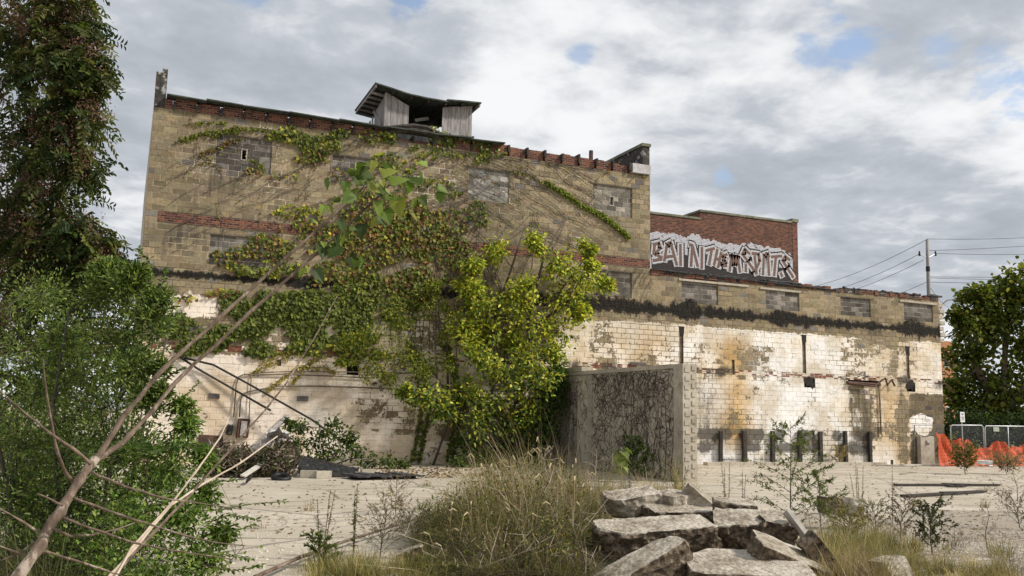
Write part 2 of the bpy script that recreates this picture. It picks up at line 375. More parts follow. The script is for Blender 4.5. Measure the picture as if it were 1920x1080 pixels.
def fields(x, z):
    """paint coverage, tar, grime, paint colour, block tint at a wall point"""
    w = .25*fb(x, z, .6, 3, 2.0)
    p = 0.0; tar = 0.0; gr = 0.0; pc = CREAM*.6+WHT*.4; tint = 1.0
    n = fb(x, z, .28, 4, 9.0)
    if x < 14.7:
        if z < 3.45: p = 1.0
        elif z < 5.5+w: p = .50-.25*(z-3.5)/2+.5*n
        p = max(p, 1.1*ell(x, z, 1.8, 5.0, .9, .42), ell(x, z, 6.1, 4.5, .8, .5), .9*ell(x, z, 8.3, 4.2, .9, .5))
        if z < 3.45:
            gr = max(0, (x-6.0)*.085)*(.55+1.3*fb(x, z, .8, 4, 61.0))+.45*max(0, .6-z)+.5*max(0, fb(x, z, .55, 4, 63.0)-.12)
            p -= max(0, (x-5.8)*.062)+.55*max(0, fb(x, z, .5, 4, 65.0)-.02)
            tint = .9
        pc = CREAM*.62+WHT*.38 + np.array((.03, .0, -.01))
    else:
        if z < 5.52: p = 1.0
        c = min(1, max(0, .5+1.3*fb(x, z, .22, 3, 5.0)+.6*fb(x, z, 1.1, 3, 1.0)))
        pc = CREAM*c+WHT*(1-c)
        o = max(srect(x, z, (22.1, 23.5, .9, 5.2), .9), .8*srect(x, z, (17.2, 19.3, 4.0, 5.0), 1.2), .5*srect(x, z, (29.6, 31.8, .6, 3.2), 1.0))*(.55+.9*n+.3)
        o = min(1, max(0, o)); pc = pc*(1-o)+YEL*o
        lum = .85*srect(x, z, (21, 22.6, .2, 3.4), .6); pc = pc*(1-.4*lum)+np.array((.45, .45, .46))*.4*lum
        gr = max(gr, .55*srect(x, z, (20.7, 22.2, .1, 3.3), .9), .62*srect(x, z, (28.6, 30.3, .1, 3.5), .8), (1.5 if fb(x, 0, .7, 2, 44.0) > -.15 else .45)*srect(x, z, (21.0, 30.2, 1.0, 1.4), .2), (1.5 if fb(x, 0, .6, 2, 47.0) > -.15 else .4)*srect(x, z, (21.0, 30.0, .55, .82), .2), (.5+n)*srect(x, z, (21.0, 30.0, .0, .4), .3),
                 .45*srect(x, z, (31.3, 32.2, .1, 4.6), .4), .45*srect(x, z, (20.9, 22.6, 3.2, 3.9), .5), .35*srect(x, z, (31.2, 31.8, 3.7, 5.4), .3))
        p -= .42*srect(x, z, (28.6, 30.3, .1, 3.5), .8)+.55*srect(x, z, (31.6, 32.2, .2, 3.3), .35)+.25*srect(x, z, (20.5, 22.1, 2.6, 5.3), .8)+.6*srect(x, z, (31.2, 31.7, 3.8, 5.5), .2)
        p -= .75*max(0, fb(x, z, .45, 4, 21.0)-.05)+.35*max(0, n)
        led = math.exp(-((z-3.65)/.35)**2); gr = max(gr, led*max(0, .25+.9*fb(x, z, .9, 4, 31.0))); p -= .3*led*max(0, fb(x, z, 1.6, 3, 8.0)+.2)
        if x > 32.22 and z < 3.15: p = -.4; tint = .62; gr = .2
        if x > 32.22 and z < 3.15:
            q = max(srect(x, z, (32.35, 33.6, 1.42, 2.15), .12), ell(x, z, 33.0, 1.75, .6, .55)); p = max(p, 1.4*q-.2); pc = WHT*1.1
    if p > .0: pc = pc*(1+.12*fb(x, z, 2.2, 2, 4.0))
    # tar line of the vanished roof, with drips
    t0 = 6.0+.0*x; th = (.17 if x < 14 else .50)+.42*fb(x, z*.2, .45, 4, 7.0)
    if x > 15: t0 = 6.02-.06*(x-17)/17
    th = max(.07, min(.75, th))
    if z > t0: tar = max(0, 1.05-abs(z-t0)/th)
    else: tar = max(0, 1.0-abs(z-t0)/(th*(.6+.9*max(0, fb(x, 0, 2.2, 3, 3.0)))))
    gr = max(gr, .42*math.exp(-((z-5.75)/.35)**2)*(.6+n))
    if z > 6.2:
        sh = .16*fb(x, z, .4, 4, 12.0)
        tint *= 1.0+sh*1.3
        gr = max(gr, .5*max(0, .1+fb(x, z, .5, 4, 51.0)), .42*srect(x, z, (-1, 4.5, 6.2, 11.5), 2.0)*(.55+1.5*n), .45*srect(x, z, (16.6, 18.2, 8.8, 9.8), .5), .40*srect(x, z, (18.3, 19.4, 6.2, 7.4), .3), .38*(1 if z > 11.0 else 0)*(.3+n),  # grime at the left; also darker below one window and near the top
                 .5*srect(x, z, (11.0, 13.0, 9.0, 10.6), .8)*(.5+n), .45*srect(x, z, (31.5, 34.3, 6.2, 7.4), .8))
    return p, tar, gr, pc, tint
# openings in the block skin: x0, x1, z0, z1
INFILL = [('a', 2.25, 4.05, 9.6, 10.8), ('b', 2.25, 4.05, 6.4, 7.4), ('c', 6.1, 7.4, 9.6, 10.6), ('d', 11.13, 12.76, 9.6, 10.8), ('e', 16.3, 18.05, 9.6, 10.8),
          ('f', 16.3, 18.05, 6.4, 7.4), ('g', 20.35, 22.1, 6.4, 7.4), ('h', 24.5, 26.25, 6.4, 7.2), ('i', 28.5, 30.2, 6.4, 7.2), ('j', 32.15, 33.9, 6.4, 7.2)]
SLITS = {'a': (3.05, 3.25, 10.0, 10.4), 'c': (6.9, 7.1, 10.0, 10.4), 'e': (17.05, 17.25, 10.0, 10.4), 'f': (17.05, 17.25, 6.6, 7.0)}
RECESS = [(26.36, 26.54, 3.8, 5.4), (32.17, 32.35, 3.8, 5.2), (20.24, 20.42, 3.8, 5.4), (28.8, 30.6, 3.4, 3.6), (26.42, 27.0, 3.2, 3.6), (32.15, 32.65, 3.2, 3.6), (6.95, 7.35, 3.0, 3.4), (22.75, 22.88, 3.6, 4.2), (31.05, 31.2, .0, .2), (4.6, 4.75, 3.2, 3.4), (26.75, 26.9, 1.2, 1.4)]
HOLES = [r for r in RECESS]
BELT = (.62, XS, 7.6, 8.0); COURSE = (XL, XR, 3.6, 3.8)
OPEN = [(a, b, c, d) for _, a, b, c, d in INFILL]+RECESS+[BELT]
def cuts(z0, z1, xa, xb, opens):
    iv = [(xa, xb)]
    for (a, b, c, d) in opens:
        if c < z1-1e-3 and d > z0+1e-3:
            nv = []
            for (p, q) in iv:
                if b <= p or a >= q: nv.append((p, q)); continue
                if a-p > .02: nv.append((p, a))
                if q-b > .02: nv.append((b, q))
            iv = nv
    return iv
def put_block(mb, x0, x1, z0, z1, y, colour, depth=.035):
    """one block face with bevelled arrises, split in two across its length"""
    if x1-x0 < .03: return
    e = .006; xm = (x0+x1)/2; jy = y+random.uniform(-.004, .005)
    fr = []
    for (xx, zq) in ((x0+e, z0+e), (xm, z0+e), (x1-e, z0+e), (x1-e, z1-e), (xm, z1-e), (x0+e, z1-e)): fr.append((xx, jy, zq))
    bk = [(x0, jy+depth, z0), (x1, jy+depth, z0), (x1, jy+depth, z1), (x0, jy+depth, z1)]
    F = [fields(p[0], p[2]) for p in fr]+[fields(p[0], p[2]) for p in bk]
    pts = fr+bk; i = len(mb.v); mb.v.extend(pts)
    bp = random.uniform(-.22, .12)
    for j, f in enumerate(F):
        dd = 0.0 if j < 6 else .10
        mb.a.setdefault('col', {})[i+j] = tuple(colour*f[4]*(1-dd)); mb.a.setdefault('pcol', {})[i+j] = tuple(f[3])
        mb.a.setdefault('paint', {})[i+j] = f[0]+bp*(1 if f[0] < .98 else .6)-dd; mb.a.setdefault('tar', {})[i+j] = f[1]; mb.a.setdefault('grime', {})[i+j] = f[2]+dd*.5
    for f in ((0, 1, 4, 5), (1, 2, 3, 4), (0, 6, 7, 2, 1), (2, 7, 8, 3), (3, 8, 9, 5, 4), (5, 9, 6, 0)): mb.f.append(tuple(i+q for q in f))
def put_mortar(mb, x0, x1, z0, z1, y, light=True):
    n = max(1, int((x1-x0)/.4))
    for q in range(n):
        a, b = x0+(x1-x0)*q/n, x0+(x1-x0)*(q+1)/n
        i = len(mb.v); pts = [(a, y, z0), (b, y, z0), (b, y, z1), (a, y, z1)]; mb.v.extend(pts); mb.f.append((i, i+1, i+2, i+3))
        for j, p in enumerate(pts):
            f = fields(p[0], p[2])
            colm = np.array((.40, .34, .24))*(.8+.8*fb(p[0], p[2], .8, 2, 3.0)) if p[2] > 6.2 else np.array((.20, .155, .105))
            mb.a.setdefault('col', {})[i+j] = tuple(colm); mb.a.setdefault('pcol', {})[i+j] = tuple(f[3]*.86)
            mb.a.setdefault('paint', {})[i+j] = f[0]*.70+.85*fb(p[0], p[2], .35, 3, 17.0)+.06+(.3 if p[0] < 14 and p[2] < 3.4 else 0); mb.a.setdefault('tar', {})[i+j] = f[1]*.8; mb.a.setdefault('grime', {})[i+j] = f[2]+(.1 if p[2] < 6 else -.3)
def block_wall(mb, xa, xb, za, zb, opens, y=D, colour=None):
    kz = 0
    z = za
    while z < zb-1e-4:
        z1 = min(z+CH, zb)
        off = (int(round(z/CH)) % 2)*BL/2
        for (p, q) in cuts(z, z1, xa, xb, opens):
            put_mortar(mb, p, q, z, z1, y+.0055)
            x = math.floor((p-off)/BL)*BL+off
            while x < q:
                a, b = max(x, p), min(x+BL, q)
                if b-a > .04:
                    cc = (OCH if colour is None else colour)*random.choice((.72, .85, .92, 1.0, 1.0, 1.06, 1.15, 1.25 if colour is None else 1.0))
                    cc = cc*np.array((1+random.uniform(-.05, .05), 1, 1+random.uniform(-.08, .08)))
                    if colour is None and random.random() < .05: cc = GREYB*random.uniform(.8, 1.5)
                    put_block(mb, a+.005, b-.005, z+.005, z1-.005, y, cc)
                x += BL
        z = z1
bld = empty('derelict_building', (17, D+7, 0), 'long derelict concrete block building with peeling cream paint, tar stains and stepped roofline', 'building')
COP = COURSE
mb = MB(); block_wall(mb, XL, XS, 6.2, TOPU, OPEN); mb.build('upper_wall', M_BLOCK, bld)
mb = MB(); block_wall(mb, XS, XR, 6.2, TOPL, OPEN); block_wall(mb, XL, XR, 0.0, 6.2, OPEN+[COURSE]); mb.build('lower_wall', M_BLOCK, bld)
# the course of part painted bricks
mb = MB()
for zz0 in (3.6, 3.667, 3.733):
    for (p, q) in cuts(3.6, 3.8, XL, XR, RECESS):
        if zz0 == 3.6: put_mortar(mb, p, q, 3.6, 3.8, D+.012)
        x = p
        while x < q-.05:
            b = min(x+.215, q)
            if random.random() > .03:
                f = fields(x, 3.3); i0 = len(mb.v)
                put_block(mb, x+.005, b-.005, zz0+.004, zz0+.063, D+random.uniform(0, .012), np.array((.22, .075, .05))*random.uniform(.5, 1.3), .02)
                pv = random.uniform(-.25, .95)+(.25 if x > 21 else 0)
                for i in range(i0, len(mb.v)): mb.a['paint'][i] = pv
            x = b
mb.build('brick_course', M_BLOCK, bld)
# belt of bare red brick
mb = MB(); mb.b6(BELT[0]+.003, XS-.003, D-.012, D+.2, 7.655, 7.985); mb.build('brick_belt', M_BRICK, bld)
mb = MB(); block_wall(mb, BELT[0], XS, 7.6, 7.65, []); mb.build('belt_bed', M_BLOCK, bld)
# recess backs and reveals
GROOVE = simple('dirty_groove', (.07, .055, .04), (.22, .17, .11), 7)
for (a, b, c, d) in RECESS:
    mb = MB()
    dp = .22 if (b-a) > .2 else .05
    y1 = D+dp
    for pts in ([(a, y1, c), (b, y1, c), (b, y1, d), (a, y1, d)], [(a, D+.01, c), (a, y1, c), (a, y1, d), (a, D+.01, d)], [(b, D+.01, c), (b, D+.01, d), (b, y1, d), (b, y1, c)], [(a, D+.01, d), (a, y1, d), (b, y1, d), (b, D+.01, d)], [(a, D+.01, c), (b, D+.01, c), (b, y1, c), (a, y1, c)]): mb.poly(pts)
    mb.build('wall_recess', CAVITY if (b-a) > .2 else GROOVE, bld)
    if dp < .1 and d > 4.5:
        mb = MB(); mb.poly([(a-.01, D-.003, d-.34), (b+.03, D-.003, d-.30), (b+.05, D-.003, d+.02), (a-.03, D-.003, d+.03)]); mb.build('pocket_dark_sheet', CAVITY, bld)  # flat dark sheet paints the shade at the groove top
# flat near-black sheets painting the dark of two ragged beam pockets
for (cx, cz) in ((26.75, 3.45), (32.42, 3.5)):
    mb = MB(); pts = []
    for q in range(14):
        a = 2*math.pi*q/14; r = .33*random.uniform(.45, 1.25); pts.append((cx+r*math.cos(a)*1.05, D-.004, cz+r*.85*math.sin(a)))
    mb.poly(pts); mb.build('pocket_dark_sheet', CAVITY, bld)
# blocked windows
for nm, a, b, c, d in INFILL:
    w = MB(); op = [SLITS[nm]] if nm in SLITS else []
    grey = {'d': np.array((.30, .29, .27)), 'e': np.array((.24, .22, .19)), 'f': np.array((.20, .185, .16))}.get(nm, GREYB)
    z = c
    while z < d-1e-3:
        for (p, q) in cuts(z, z+CH, a+.002, b-.002, op):
            n = max(1, int((q-p)/.45)+1); off = .2 if int(round(z/CH)) % 2 else 0
            xs = sorted(set([p, q]+[x for x in np.arange(p+off, q, .42) if p+.06 < x < q-.06]))
            nm_m = len(w.v); put_mortar(w, p, q, z, z+CH, D+.052)
            for i in range(nm_m, len(w.v)): w.a['col'][i] = (.48, .45, .40); w.a['grime'][i] = -.2
            for x0, x1 in zip(xs, xs[1:]): put_block(w, x0+.006, x1-.006, z+.006, z+CH-.006, D+.042, grey*random.choice((.5, .6, .75, .9, 1.0, 1.25, 1.7)))
        z += CH
    for i in w.a['paint']: w.a['paint'][i] = -.6
    # jambs
    for pts in ([(a, D+.005, c), (a, D+.07, c), (a, D+.07, d), (a, D+.005, d)], [(b, D+.07, c), (b, D+.005, c), (b, D+.005, d), (b, D+.07, d)], [(a, D+.07, d), (b, D+.07, d), (b, D+.005, d), (a, D+.005, d)], [(a, D+.005, c), (b, D+.005, c), (b, D+.07, c), (a, D+.07, c)]):
        w.poly(pts, col=(.3, .26, .18), pcol=(.5, .45, .4), paint=-.5, tar=0.0, grime=.2)
    wo = w.build('blocked_window', M_BLOCK, bld)
    if nm in SLITS:
        sx0, sx1, sz0, sz1 = SLITS[nm]; s = MB()
        for q in ((sx0+.001, sx0+.03, sz0, sz1), (sx1-.03, sx1-.001, sz0, sz1), (sx0+.03, sx1-.03, sz1-.03, sz1-.001), (sx0+.03, sx1-.03, sz0+.001, sz0+.03)): s.b6(q[0], q[1], D+.025, D+.22, q[2], q[3])
        so_ = s.build('vent_slit', WOODPALE, wo)
    l = MB(); l.b6(a-.22, b+.22, D-.014, D+.02, d+.005, d+.05); l.build('lintel', simple('lintel', (.10, .08, .06), (.2, .16, .11), 9) if nm == 'a' else bpy.data.materials['lintel'], wo)
# parapet brick with joist pockets, upper roof
jx = np.arange(.85, 18.4, .74)
mb = MB(); jb = MB()
x0 = .57
for i, x in enumerate(list(jx)+[18.55]):
    top = 11.74+random.uniform(-.03, .03) if x < 12.4 else 11.80+random.uniform(-.10, .05)
    a, b = x0, x-.045
    if 8.6 < (a+b)/2 < 10.2: top = 11.45+random.uniform(-.03, .08)
    if b-a > .05:
        if x > 12.4:
            m_ = (a+b)/2+random.uniform(-.1, .1)
            mb.b6(a, m_, D-.004, D+.25, TOPU, top); mb.b6(m_, b, D-.002, D+.25, TOPU, top-random.uniform(-.04, .07))
        else: mb.b6(a, b, D-.004, D+.25, TOPU, top)
    x0 = x+.045
mb.build('parapet_brick', M_BRICK, bld)
for i, x in enumerate(jx):
    o = MB()
    if x < 12.5: o.box((x, D+.25, 11.53), (.07, .62+random.uniform(0, .08), .26))
    else: o.box((x, D+.1, 11.66+random.uniform(-.05, .03)), (.075, .46+random.uniform(-.1, .12), .32+random.uniform(-.06, .06)))
    o.build('joist_end', WOODDARK, bld)
o = MB(); o.box((16.35, D+.3, 11.95), (.12, .12, .5)); o.build('pipe_stub', RUST, bld)
# left end pier and right return wall
M_PARA = simple('dark_brick', (.03, .028, .026), (.09, .075, .062), 7, c3=(.35, .34, .32), bstr=.7)  # near-black brick with pale patches
mb = MB(); mb.box((.41, D+.35, 12.0), (.345, .7, 1.2)); mb.box((.50, D+.35, 12.66), (.16, .72, .13)); mb.build('end_pier', M_PARA, bld)
mb = MB(); mb.b6(18.55, XS-.012, D+.03, D+6.5, TOPU, 12.62); mb.build('return_parapet', M_PARA, bld)
mb = MB(); mb.b6(18.50, XS+.03, D-.02, D+6.5, 12.62, 12.74); mb.build('parapet_cap', COPING, bld)
mb = MB(); mb.box((18.42, D-.05, 11.62), (.84, .16, .38), bev=.01); mb.build('corner_plate', simple('zinc_plate', (.38, .37, .36), (.55, .54, .53), 5), bld)
# eave sheets, sagging and lapped
GREENISH = simple('roofing_edge', (.03, .037, .03), (.085, .10, .08), 6)
x = .6
while x < 12.4:
    x1 = min(12.45, x+random.uniform(1.1, 1.9)); o = MB()
    za, zb = 11.80+random.uniform(-.02, .03), 11.79+random.uniform(-.03, .03)
    if x > 8.0 and x < 9.8: za -= .05; zb += .05
    o.bar((x, D-.02, za), (x1, D-.02, zb), .55, .04); o.build('eave_sheet', GREENISH, bld); x = x1-.01
    o2 = MB(); o2.bar((x1-.5, D-.22, za-.045), (x1-.05, D-.22, zb-.05), .05, .045); o2.build('eave_batten', WOODDARK, bld)
# bulged broken eave board under the roof shed
bp = [at_y(px, py, D-.1) for px, py in ((716, 240), (740, 238), (775, 236), (800, 240), (822, 250), (850, 258))]
o = MB(); o.tube(bp, [.05, .07, .09, .10, .08, .05], 6); o.tube([p+np.array((0, .05, -.14)) for p in bp], [.05, .09, .12, .13, .1, .05], 6); o.build('split_fascia', WOODDARK, bld)
# body: roofs, side and back walls
mb = MB()
mb.b6(.58, 18.54, D+.26, D+14, 11.2, 11.38); mb.b6(XS, XR-.25, D+.3, D+14, 7.1, 7.3); mb.build('roof', ASPHALT, bld)
mb = MB(); mb.b6(XL+.002, XL+.3, D+.05, D+14, 0, TOPU); mb.b6(XS-.35, XS-.012, D+.05, D+14, 7.3, TOPU); mb.b6(XR-.3, XR-.004, D+.05, D+14, 0, TOPL-.05)
mb.b6(XL+.3, XS-.36, D+13.7, D+13.98, 0, 11.2); mb.b6(XS-.36, XR-.3, D+13.7, D+13.98, 0, 7.1); mb.build('side_wall', CONC, bld)
mb = MB(); mb.b6(XL+.3, XR-.3, D+.5, D+.56, 0.01, 7.08); mb.b6(XL+.3, XS-.36, D+.5, D+.56, 7.4, 11.18); mb.build('dark_backing', DARKIN, bld)  # near-black sheets added so the slits look dark inside
# lower roof: broken brick parapet with tarred lumps
mb = MB(); tb = MB(); mb.b6(XS+.02, XR-.06, D+.02, D+.24, TOPL-.04, TOPL+.06)
x = XS+.02
while x < XR-.1:
    w_ = random.uniform(.16, .42); w_ = min(w_, XR-.05-x); h = random.uniform(.10, .24)
    qb = mb if random.random() < .62 else MB()
    qb.box((x+w_/2, D+.10+random.uniform(-.03, .03), TOPL+h/2), (w_*.97, .24, h)); x += w_
    if qb is not mb: qb.build('dark_parapet_brick', M_PARA, bld)
o1 = mb.build('lower_parapet_brick', M_BRICK, bld)
x = XS+.1
while x < XR-.1:
    w_ = random.uniform(.35, 1.0); r = random.uniform(.035, .08)
    if random.random() < .78:
        tb = MB(); pts = [np.array((x+w_*t, D+.03+random.uniform(-.04, .04), TOPL+.19+random.uniform(-.02, .04))) for t in np.linspace(0, 1, 5)]
        tb.tube(pts, [r*random.uniform(.6, 1.2) for _ in pts], 6); tb.build('torn_roofing', ASPHALT, bld)
    x += w_*.95
tb = MB(); tb.bar((XS+.05, D-.03, 7.62), (26.9, D-.03, 7.48), .16, .03); tb.bar((26.7, D-.03, 7.50), (28.2, D-.03, 7.46), .1, .03); tb.build('roof_edge_strip', ASPHALT, bld)
for a_, b_, h_ in ((20.2, 23.6, 7.31), (24.2, 26.3, 7.26), (31.9, 34.1, 7.26)):
    mb = MB(); mb.bar((a_, D-.02, h_), (b_, D-.02, h_-.02), .06, .08); mb.build('ledge', CONC, bld)
# toothed quoins at the far end
mb = MB()
for i in range(7):
    z = 5.6+i*.27; mb.box((XR+.10+(.1 if i % 2 else 0), D+.22, z), (.34, .4, .19), bev=.02)
mb.build('quoin', CONC, bld)
mb = MB()
for i in range(5):
    z = 3.0+i*.55; p = np.array((XR, D+.1, z)); mb.tube([p, p+np.array((.25, 0, .1)), p+np.array((.5+.2*random.random(), .05, -.12)), p+np.array((.75, .1, -.25))], .03, 5)
mb.build('bent_bar', RUST, bld)
# plain slab and small box by the far corner
mb = MB(); mb.box((32.98, D-.14, .62), (.82, .22, 1.24), bev=.012); mb.build('plinth_slab', CONC, bld)
mb = MB(); mb.box((33.02, D-.28, 1.0), (.22, .07, .12), bev=.01); mb.tube([(32.9, D-.26, 1.1), (32.9, D-.3, 1.02), (32.9, D-.26, .94)], .012, 5); mb.build('valve_box', simple('valve', (.35, .32, .28), (.5, .47, .42), 9), bld)
# metal vents let into the blocks
for (a, b, c, d) in ((2.53, 2.87, 2.07, 2.24), (5.33, 5.7, 2.07, 2.24), (18.0, 18.7, 3.78, 3.92)):
    v = MB(); v.box(((a+b)/2, D-.02, (c+d)/2), (b-a, .05, d-c), bev=.006)
    for q in range(3): v.box(((a+b)/2, D-.05, c+(d-c)*(q+1)/4), (b-a-.04, .014, .012))
    v.build('air_brick', simple('vent_plate', (.13, .11, .10), (.24, .21, .19), 12) if a < 2.6 else bpy.data.materials['vent_plate'], bld)
# ================================================================== roof shed
sh = empty('roof_shed', (9.5, D+2, 11.45), 'small grey board shed with a sagging roof perched on top of the derelict building', 'shed')
Y0 = D+.55; ZB = 12.02; YE = Y0-.4
X0 = at_y(722, 200, Y0)[0]; X1 = at_y(885, 220, Y0)[0]
RP = [tuple(at_y(px, py, YE)[[0, 2]]) for px, py in ((704, 154), (735, 164), (768, 175), (800, 182), (841, 189))]
RQ = [tuple(at_y(px, py, YE)[[0, 2]]) for px, py in ((839, 185.5), (870, 188), (903, 191.5))]
def rz(x): return float(np.interp(x, [p[0] for p in RP+RQ[1:]], [p[1] for p in RP+RQ[1:]]))
def boards(mb, xa, xb, ta, tb, y):
    n = max(2, int((xb-xa)/.21)); e = np.linspace(xa, xb, n+1)
    for i in range(n):
        z0, z1 = ta+(tb-ta)*i/n, ta+(tb-ta)*(i+1)/n; a, b = e[i]+.004, e[i+1]-.004; y_ = y+random.uniform(-.012, .012); i0 = len(mb.v)
        for yy in (y_-.012, y_+.012): mb.v.extend([(a, yy, ZB), (b, yy, ZB), (b, yy, z1), (a, yy, z0)])
        for f in ((0, 1, 2, 3), (5, 4, 7, 6), (1, 5, 6, 2), (4, 0, 3, 7), (3, 2, 6, 7)): mb.f.append(tuple(i0+q for q in f))
q = lambda px, py: at_y(px, py, Y0)
o = MB(); boards(o, q(722, 200)[0], q(767, 200)[0], q(724, 172)[2], q(767, 199)[2], Y0); o.build('front_boards', WOODGREY, sh)
o = MB(); boards(o, q(829, 220)[0], X1, q(829, 201)[2], q(885, 199)[2], Y0); o.build('front_boards', WOODGREY, sh)
o = MB(); o2 = MB(); o2.b6(X1-.03, X1-.024, Y0+.05, Y0+2.5, ZB, 12.9); o.b6(X0+.014, X0+.02, Y0+.05, Y0+1.5, ZB, 13.1)
for i in range(12):
    y = Y0+.05+i*.21; zt = 13.2-.03*i
    if i in (7, 9): continue
    o.box((X0, y+.1, (ZB+zt)/2), (.025, .2, zt-ZB)); o2.box((X1-.01, y+.1, (ZB+12.95)/2), (.025, .2, 12.95-ZB))
o.bar((X0-.03, Y0+.3, 12.2), (X0-.03, Y0+1.6, 13.1), .03, .12); o.build('side_boards', WOODGREY, sh); o2.build('side_boards', WOODGREY, sh)
o = MB(); o.box((X0+.02, Y0-.02, (ZB+13.28)/2), (.10, .1, 13.28-ZB)); o.build('corner_post', WOODGREY, sh)
o = MB(); o.b6(X0+.05, X1-.05, Y0+2.55, Y0+2.6, ZB, 12.9); o.b6(X0+.05, X1-.05, Y0+.1, Y0+2.5, ZB-.03, ZB+.01); o.build('back_boards', DARKIN, sh)
o = MB(); o.b6(X0+.08, X1-.08, Y0+.08, Y0+2.5, 11.36, 12.0); o.build('base', ASPHALT, sh)
o = MB()
for seg in (RP, RQ):
    for (a, za), (b, zb) in zip(seg, seg[1:]):
        yb = YE+3.2; dz = -.05
        T = [(a, YE, za), (b, YE, zb), (b, yb, zb+dz), (a, yb, za+dz)]; Bt = [(x, y, z-.05) for x, y, z in T]; i0 = len(o.v); o.v.extend(T+Bt)
        for f in ((0, 1, 2, 3), (7, 6, 5, 4), (0, 4, 5, 1), (1, 5, 6, 2), (2, 6, 7, 3), (3, 7, 4, 0)): o.f.append(tuple(i0+q_ for q_ in f))
o.build('roof', GREENISH, sh)
for i in range(7):
    x = RP[0][0]+.05+i*(RQ[-1][0]-RP[0][0]-.1)/6
    o = MB(); o.bar((x, YE+.06, rz(x)-.10), (x, YE+3.1, rz(x)-.15), .05, .11); o.build('rafter', WOODGREY if i in (0, 6) else WOODDARK, sh)
for i in range(6):
    y = YE+.6+i*.5; o = MB(); x = RP[0][0]; o.bar((x+.02, y, rz(x)-.19), (X0+.2, y, rz(X0)-.19), .06, .09); o.build('outrigger', WOODGREY, sh)
o = MB(); o.bar(q(790, 214)+np.array((0, .8, 0)), q(820, 206)+np.array((0, 1.1, 0)), .04, .12); o.build('fallen_ceiling_board', WOODPALE, sh)

# ================================================================== brick building with graffiti
YG = 43.0
gb = empty('brick_building', (31, YG+5, 0), 'red brick building behind the block one, its upper wall covered by black and white graffiti', 'building')
o = MB(); o.b6(22.0, 29.6, YG, YG+10, 0, 13.05); o.b6(29.6, 36.12, YG, YG+10, 0, 13.52); o.b6(36.12, 36.5, YG-.02, YG+10, 0, 13.60); o.build('wall', M_BRICK, gb)
o = MB(); o.b6(21.95, 29.57, YG-.05, YG+10, 13.05, 13.17); o.b6(29.55, 36.1, YG-.05, YG+10, 13.52, 13.64); o.b6(36.08, 36.56, YG-.06, YG+10.05, 13.6, 13.8); o.build('coping', COPING, gb)
def m_spray(name, c, thr):
    m, k = new_mat(name); o_ = k.n('ShaderNodeTexCoord').outputs['Object']
    s_ = k.n('ShaderNodeSeparateXYZ', {0: o_})
    cb = k.n('ShaderNodeCombineXYZ', {0: s_.outputs[0], 1: s_.outputs[2], 2: 0.0}).outputs[0]
    br = k.n('ShaderNodeTexBrick', {'Vector': cb, 'Scale': 1.0, 'Mortar Size': .014, 'Mortar Smooth': .3, 'Brick Width': .215, 'Row Height': .0767})
    n_ = k.noise(o_, 7.0, 5.0, .7)
    col = k.mix(k.math('MULTIPLY', br.outputs['Fac'], .75), k.mix(n_, c4([q*.75 for q in c]), c4([min(1, q*1.12) for q in c])), (.12, .09, .08, 1))
    finish(k, col, .85, k.math('SUBTRACT', k.math('MULTIPLY', n_, .3), br.outputs['Fac']), .6, .012, alpha=k.ss(k.noise(o_, 3.0, 6.0, .75), thr-.02, thr+.02)); return m
def gp(zx, zy, e): 
    p = at_y(1200+zx/6, 380+zy/6, YG-e); return p
cl_ = MB()
top = [(118, 330), (170, 325), (230, 345), (300, 355), (360, 338), (420, 345), (470, 385), (500, 400), (560, 365), (620, 360), (680, 380), (700, 415), (770, 420), (820, 425), (880, 440), (930, 475), (1000, 465), (1060, 470), (1130, 465), (1200, 470), (1250, 460), (1330, 475), (1400, 500), (1470, 505), (1540, 515), (1600, 525), (1650, 555), (1700, 595), (1730, 655), (1775, 670)]
rag = []
for (a, b), (c, d) in zip(top, top[1:]):
    for t in (0, .33, .66): rag.append((a+(c-a)*t+random.uniform(-8, 8), b+(d-b)*t+random.uniform(-22, 14)))
rag.append(top[-1])
for a, b in zip(rag, rag[1:]):
    cl_.poly([gp(a[0], 1200, .006), gp(b[0], 1200, .006), gp(b[0], b[1], .006), gp(a[0], a[1], .006)])
gr_ = cl_.build('graffiti', m_spray('spray_white', (.68, .68, .72), .40), gb)
def ribbon(mb, pts, w, e):
    P3 = [gp(x, y, e) for x, y in pts]
    for a, b in zip(P3, P3[1:]):
        t = b-a; L = np.hypot(t[0], t[2]); n_ = np.array((-t[2], 0, t[0]))/L*w/2; ex = t/L*w*.22
        mb.poly([a-ex+n_, a-ex-n_, b+ex-n_, b+ex+n_])
LET = [[(150, 470), (215, 455), (232, 510), (165, 575), (250, 620)], [(150, 650), (245, 635)], [(165, 480), (155, 575)],
       [(275, 655), (305, 470), (345, 450), (415, 700)], [(300, 610), (370, 600)], [(455, 470), (458, 705)],
       [(575, 715), (590, 480), (560, 470)], [(590, 480), (650, 715)], [(698, 505), (695, 735)],
       [(745, 540), (835, 515)], [(808, 530), (778, 695)], [(872, 525), (835, 700)], [(915, 560), (880, 725)], [(850, 630), (895, 640)],
       [(978, 580), (928, 605), (960, 655), (915, 700), (975, 710)], [(1010, 765), (1032, 590), (1062, 700), (1098, 600), (1125, 780)],
       [(1235, 575), (1180, 525), (1155, 580), (1215, 660), (1290, 770), (1310, 800)], [(1190, 690), (1192, 775)],
       [(1262, 570), (1335, 580), (1350, 650), (1315, 730)], [(1290, 600), (1312, 800)], [(1385, 810), (1395, 590), (1440, 575), (1452, 815)],
       [(1480, 610), (1595, 600)], [(1528, 625), (1510, 820)], [(1685, 645), (1635, 605), (1605, 650), (1655, 730), (1725, 840)], [(1585, 790), (1600, 830)]]
YSP = .30
o = MB()
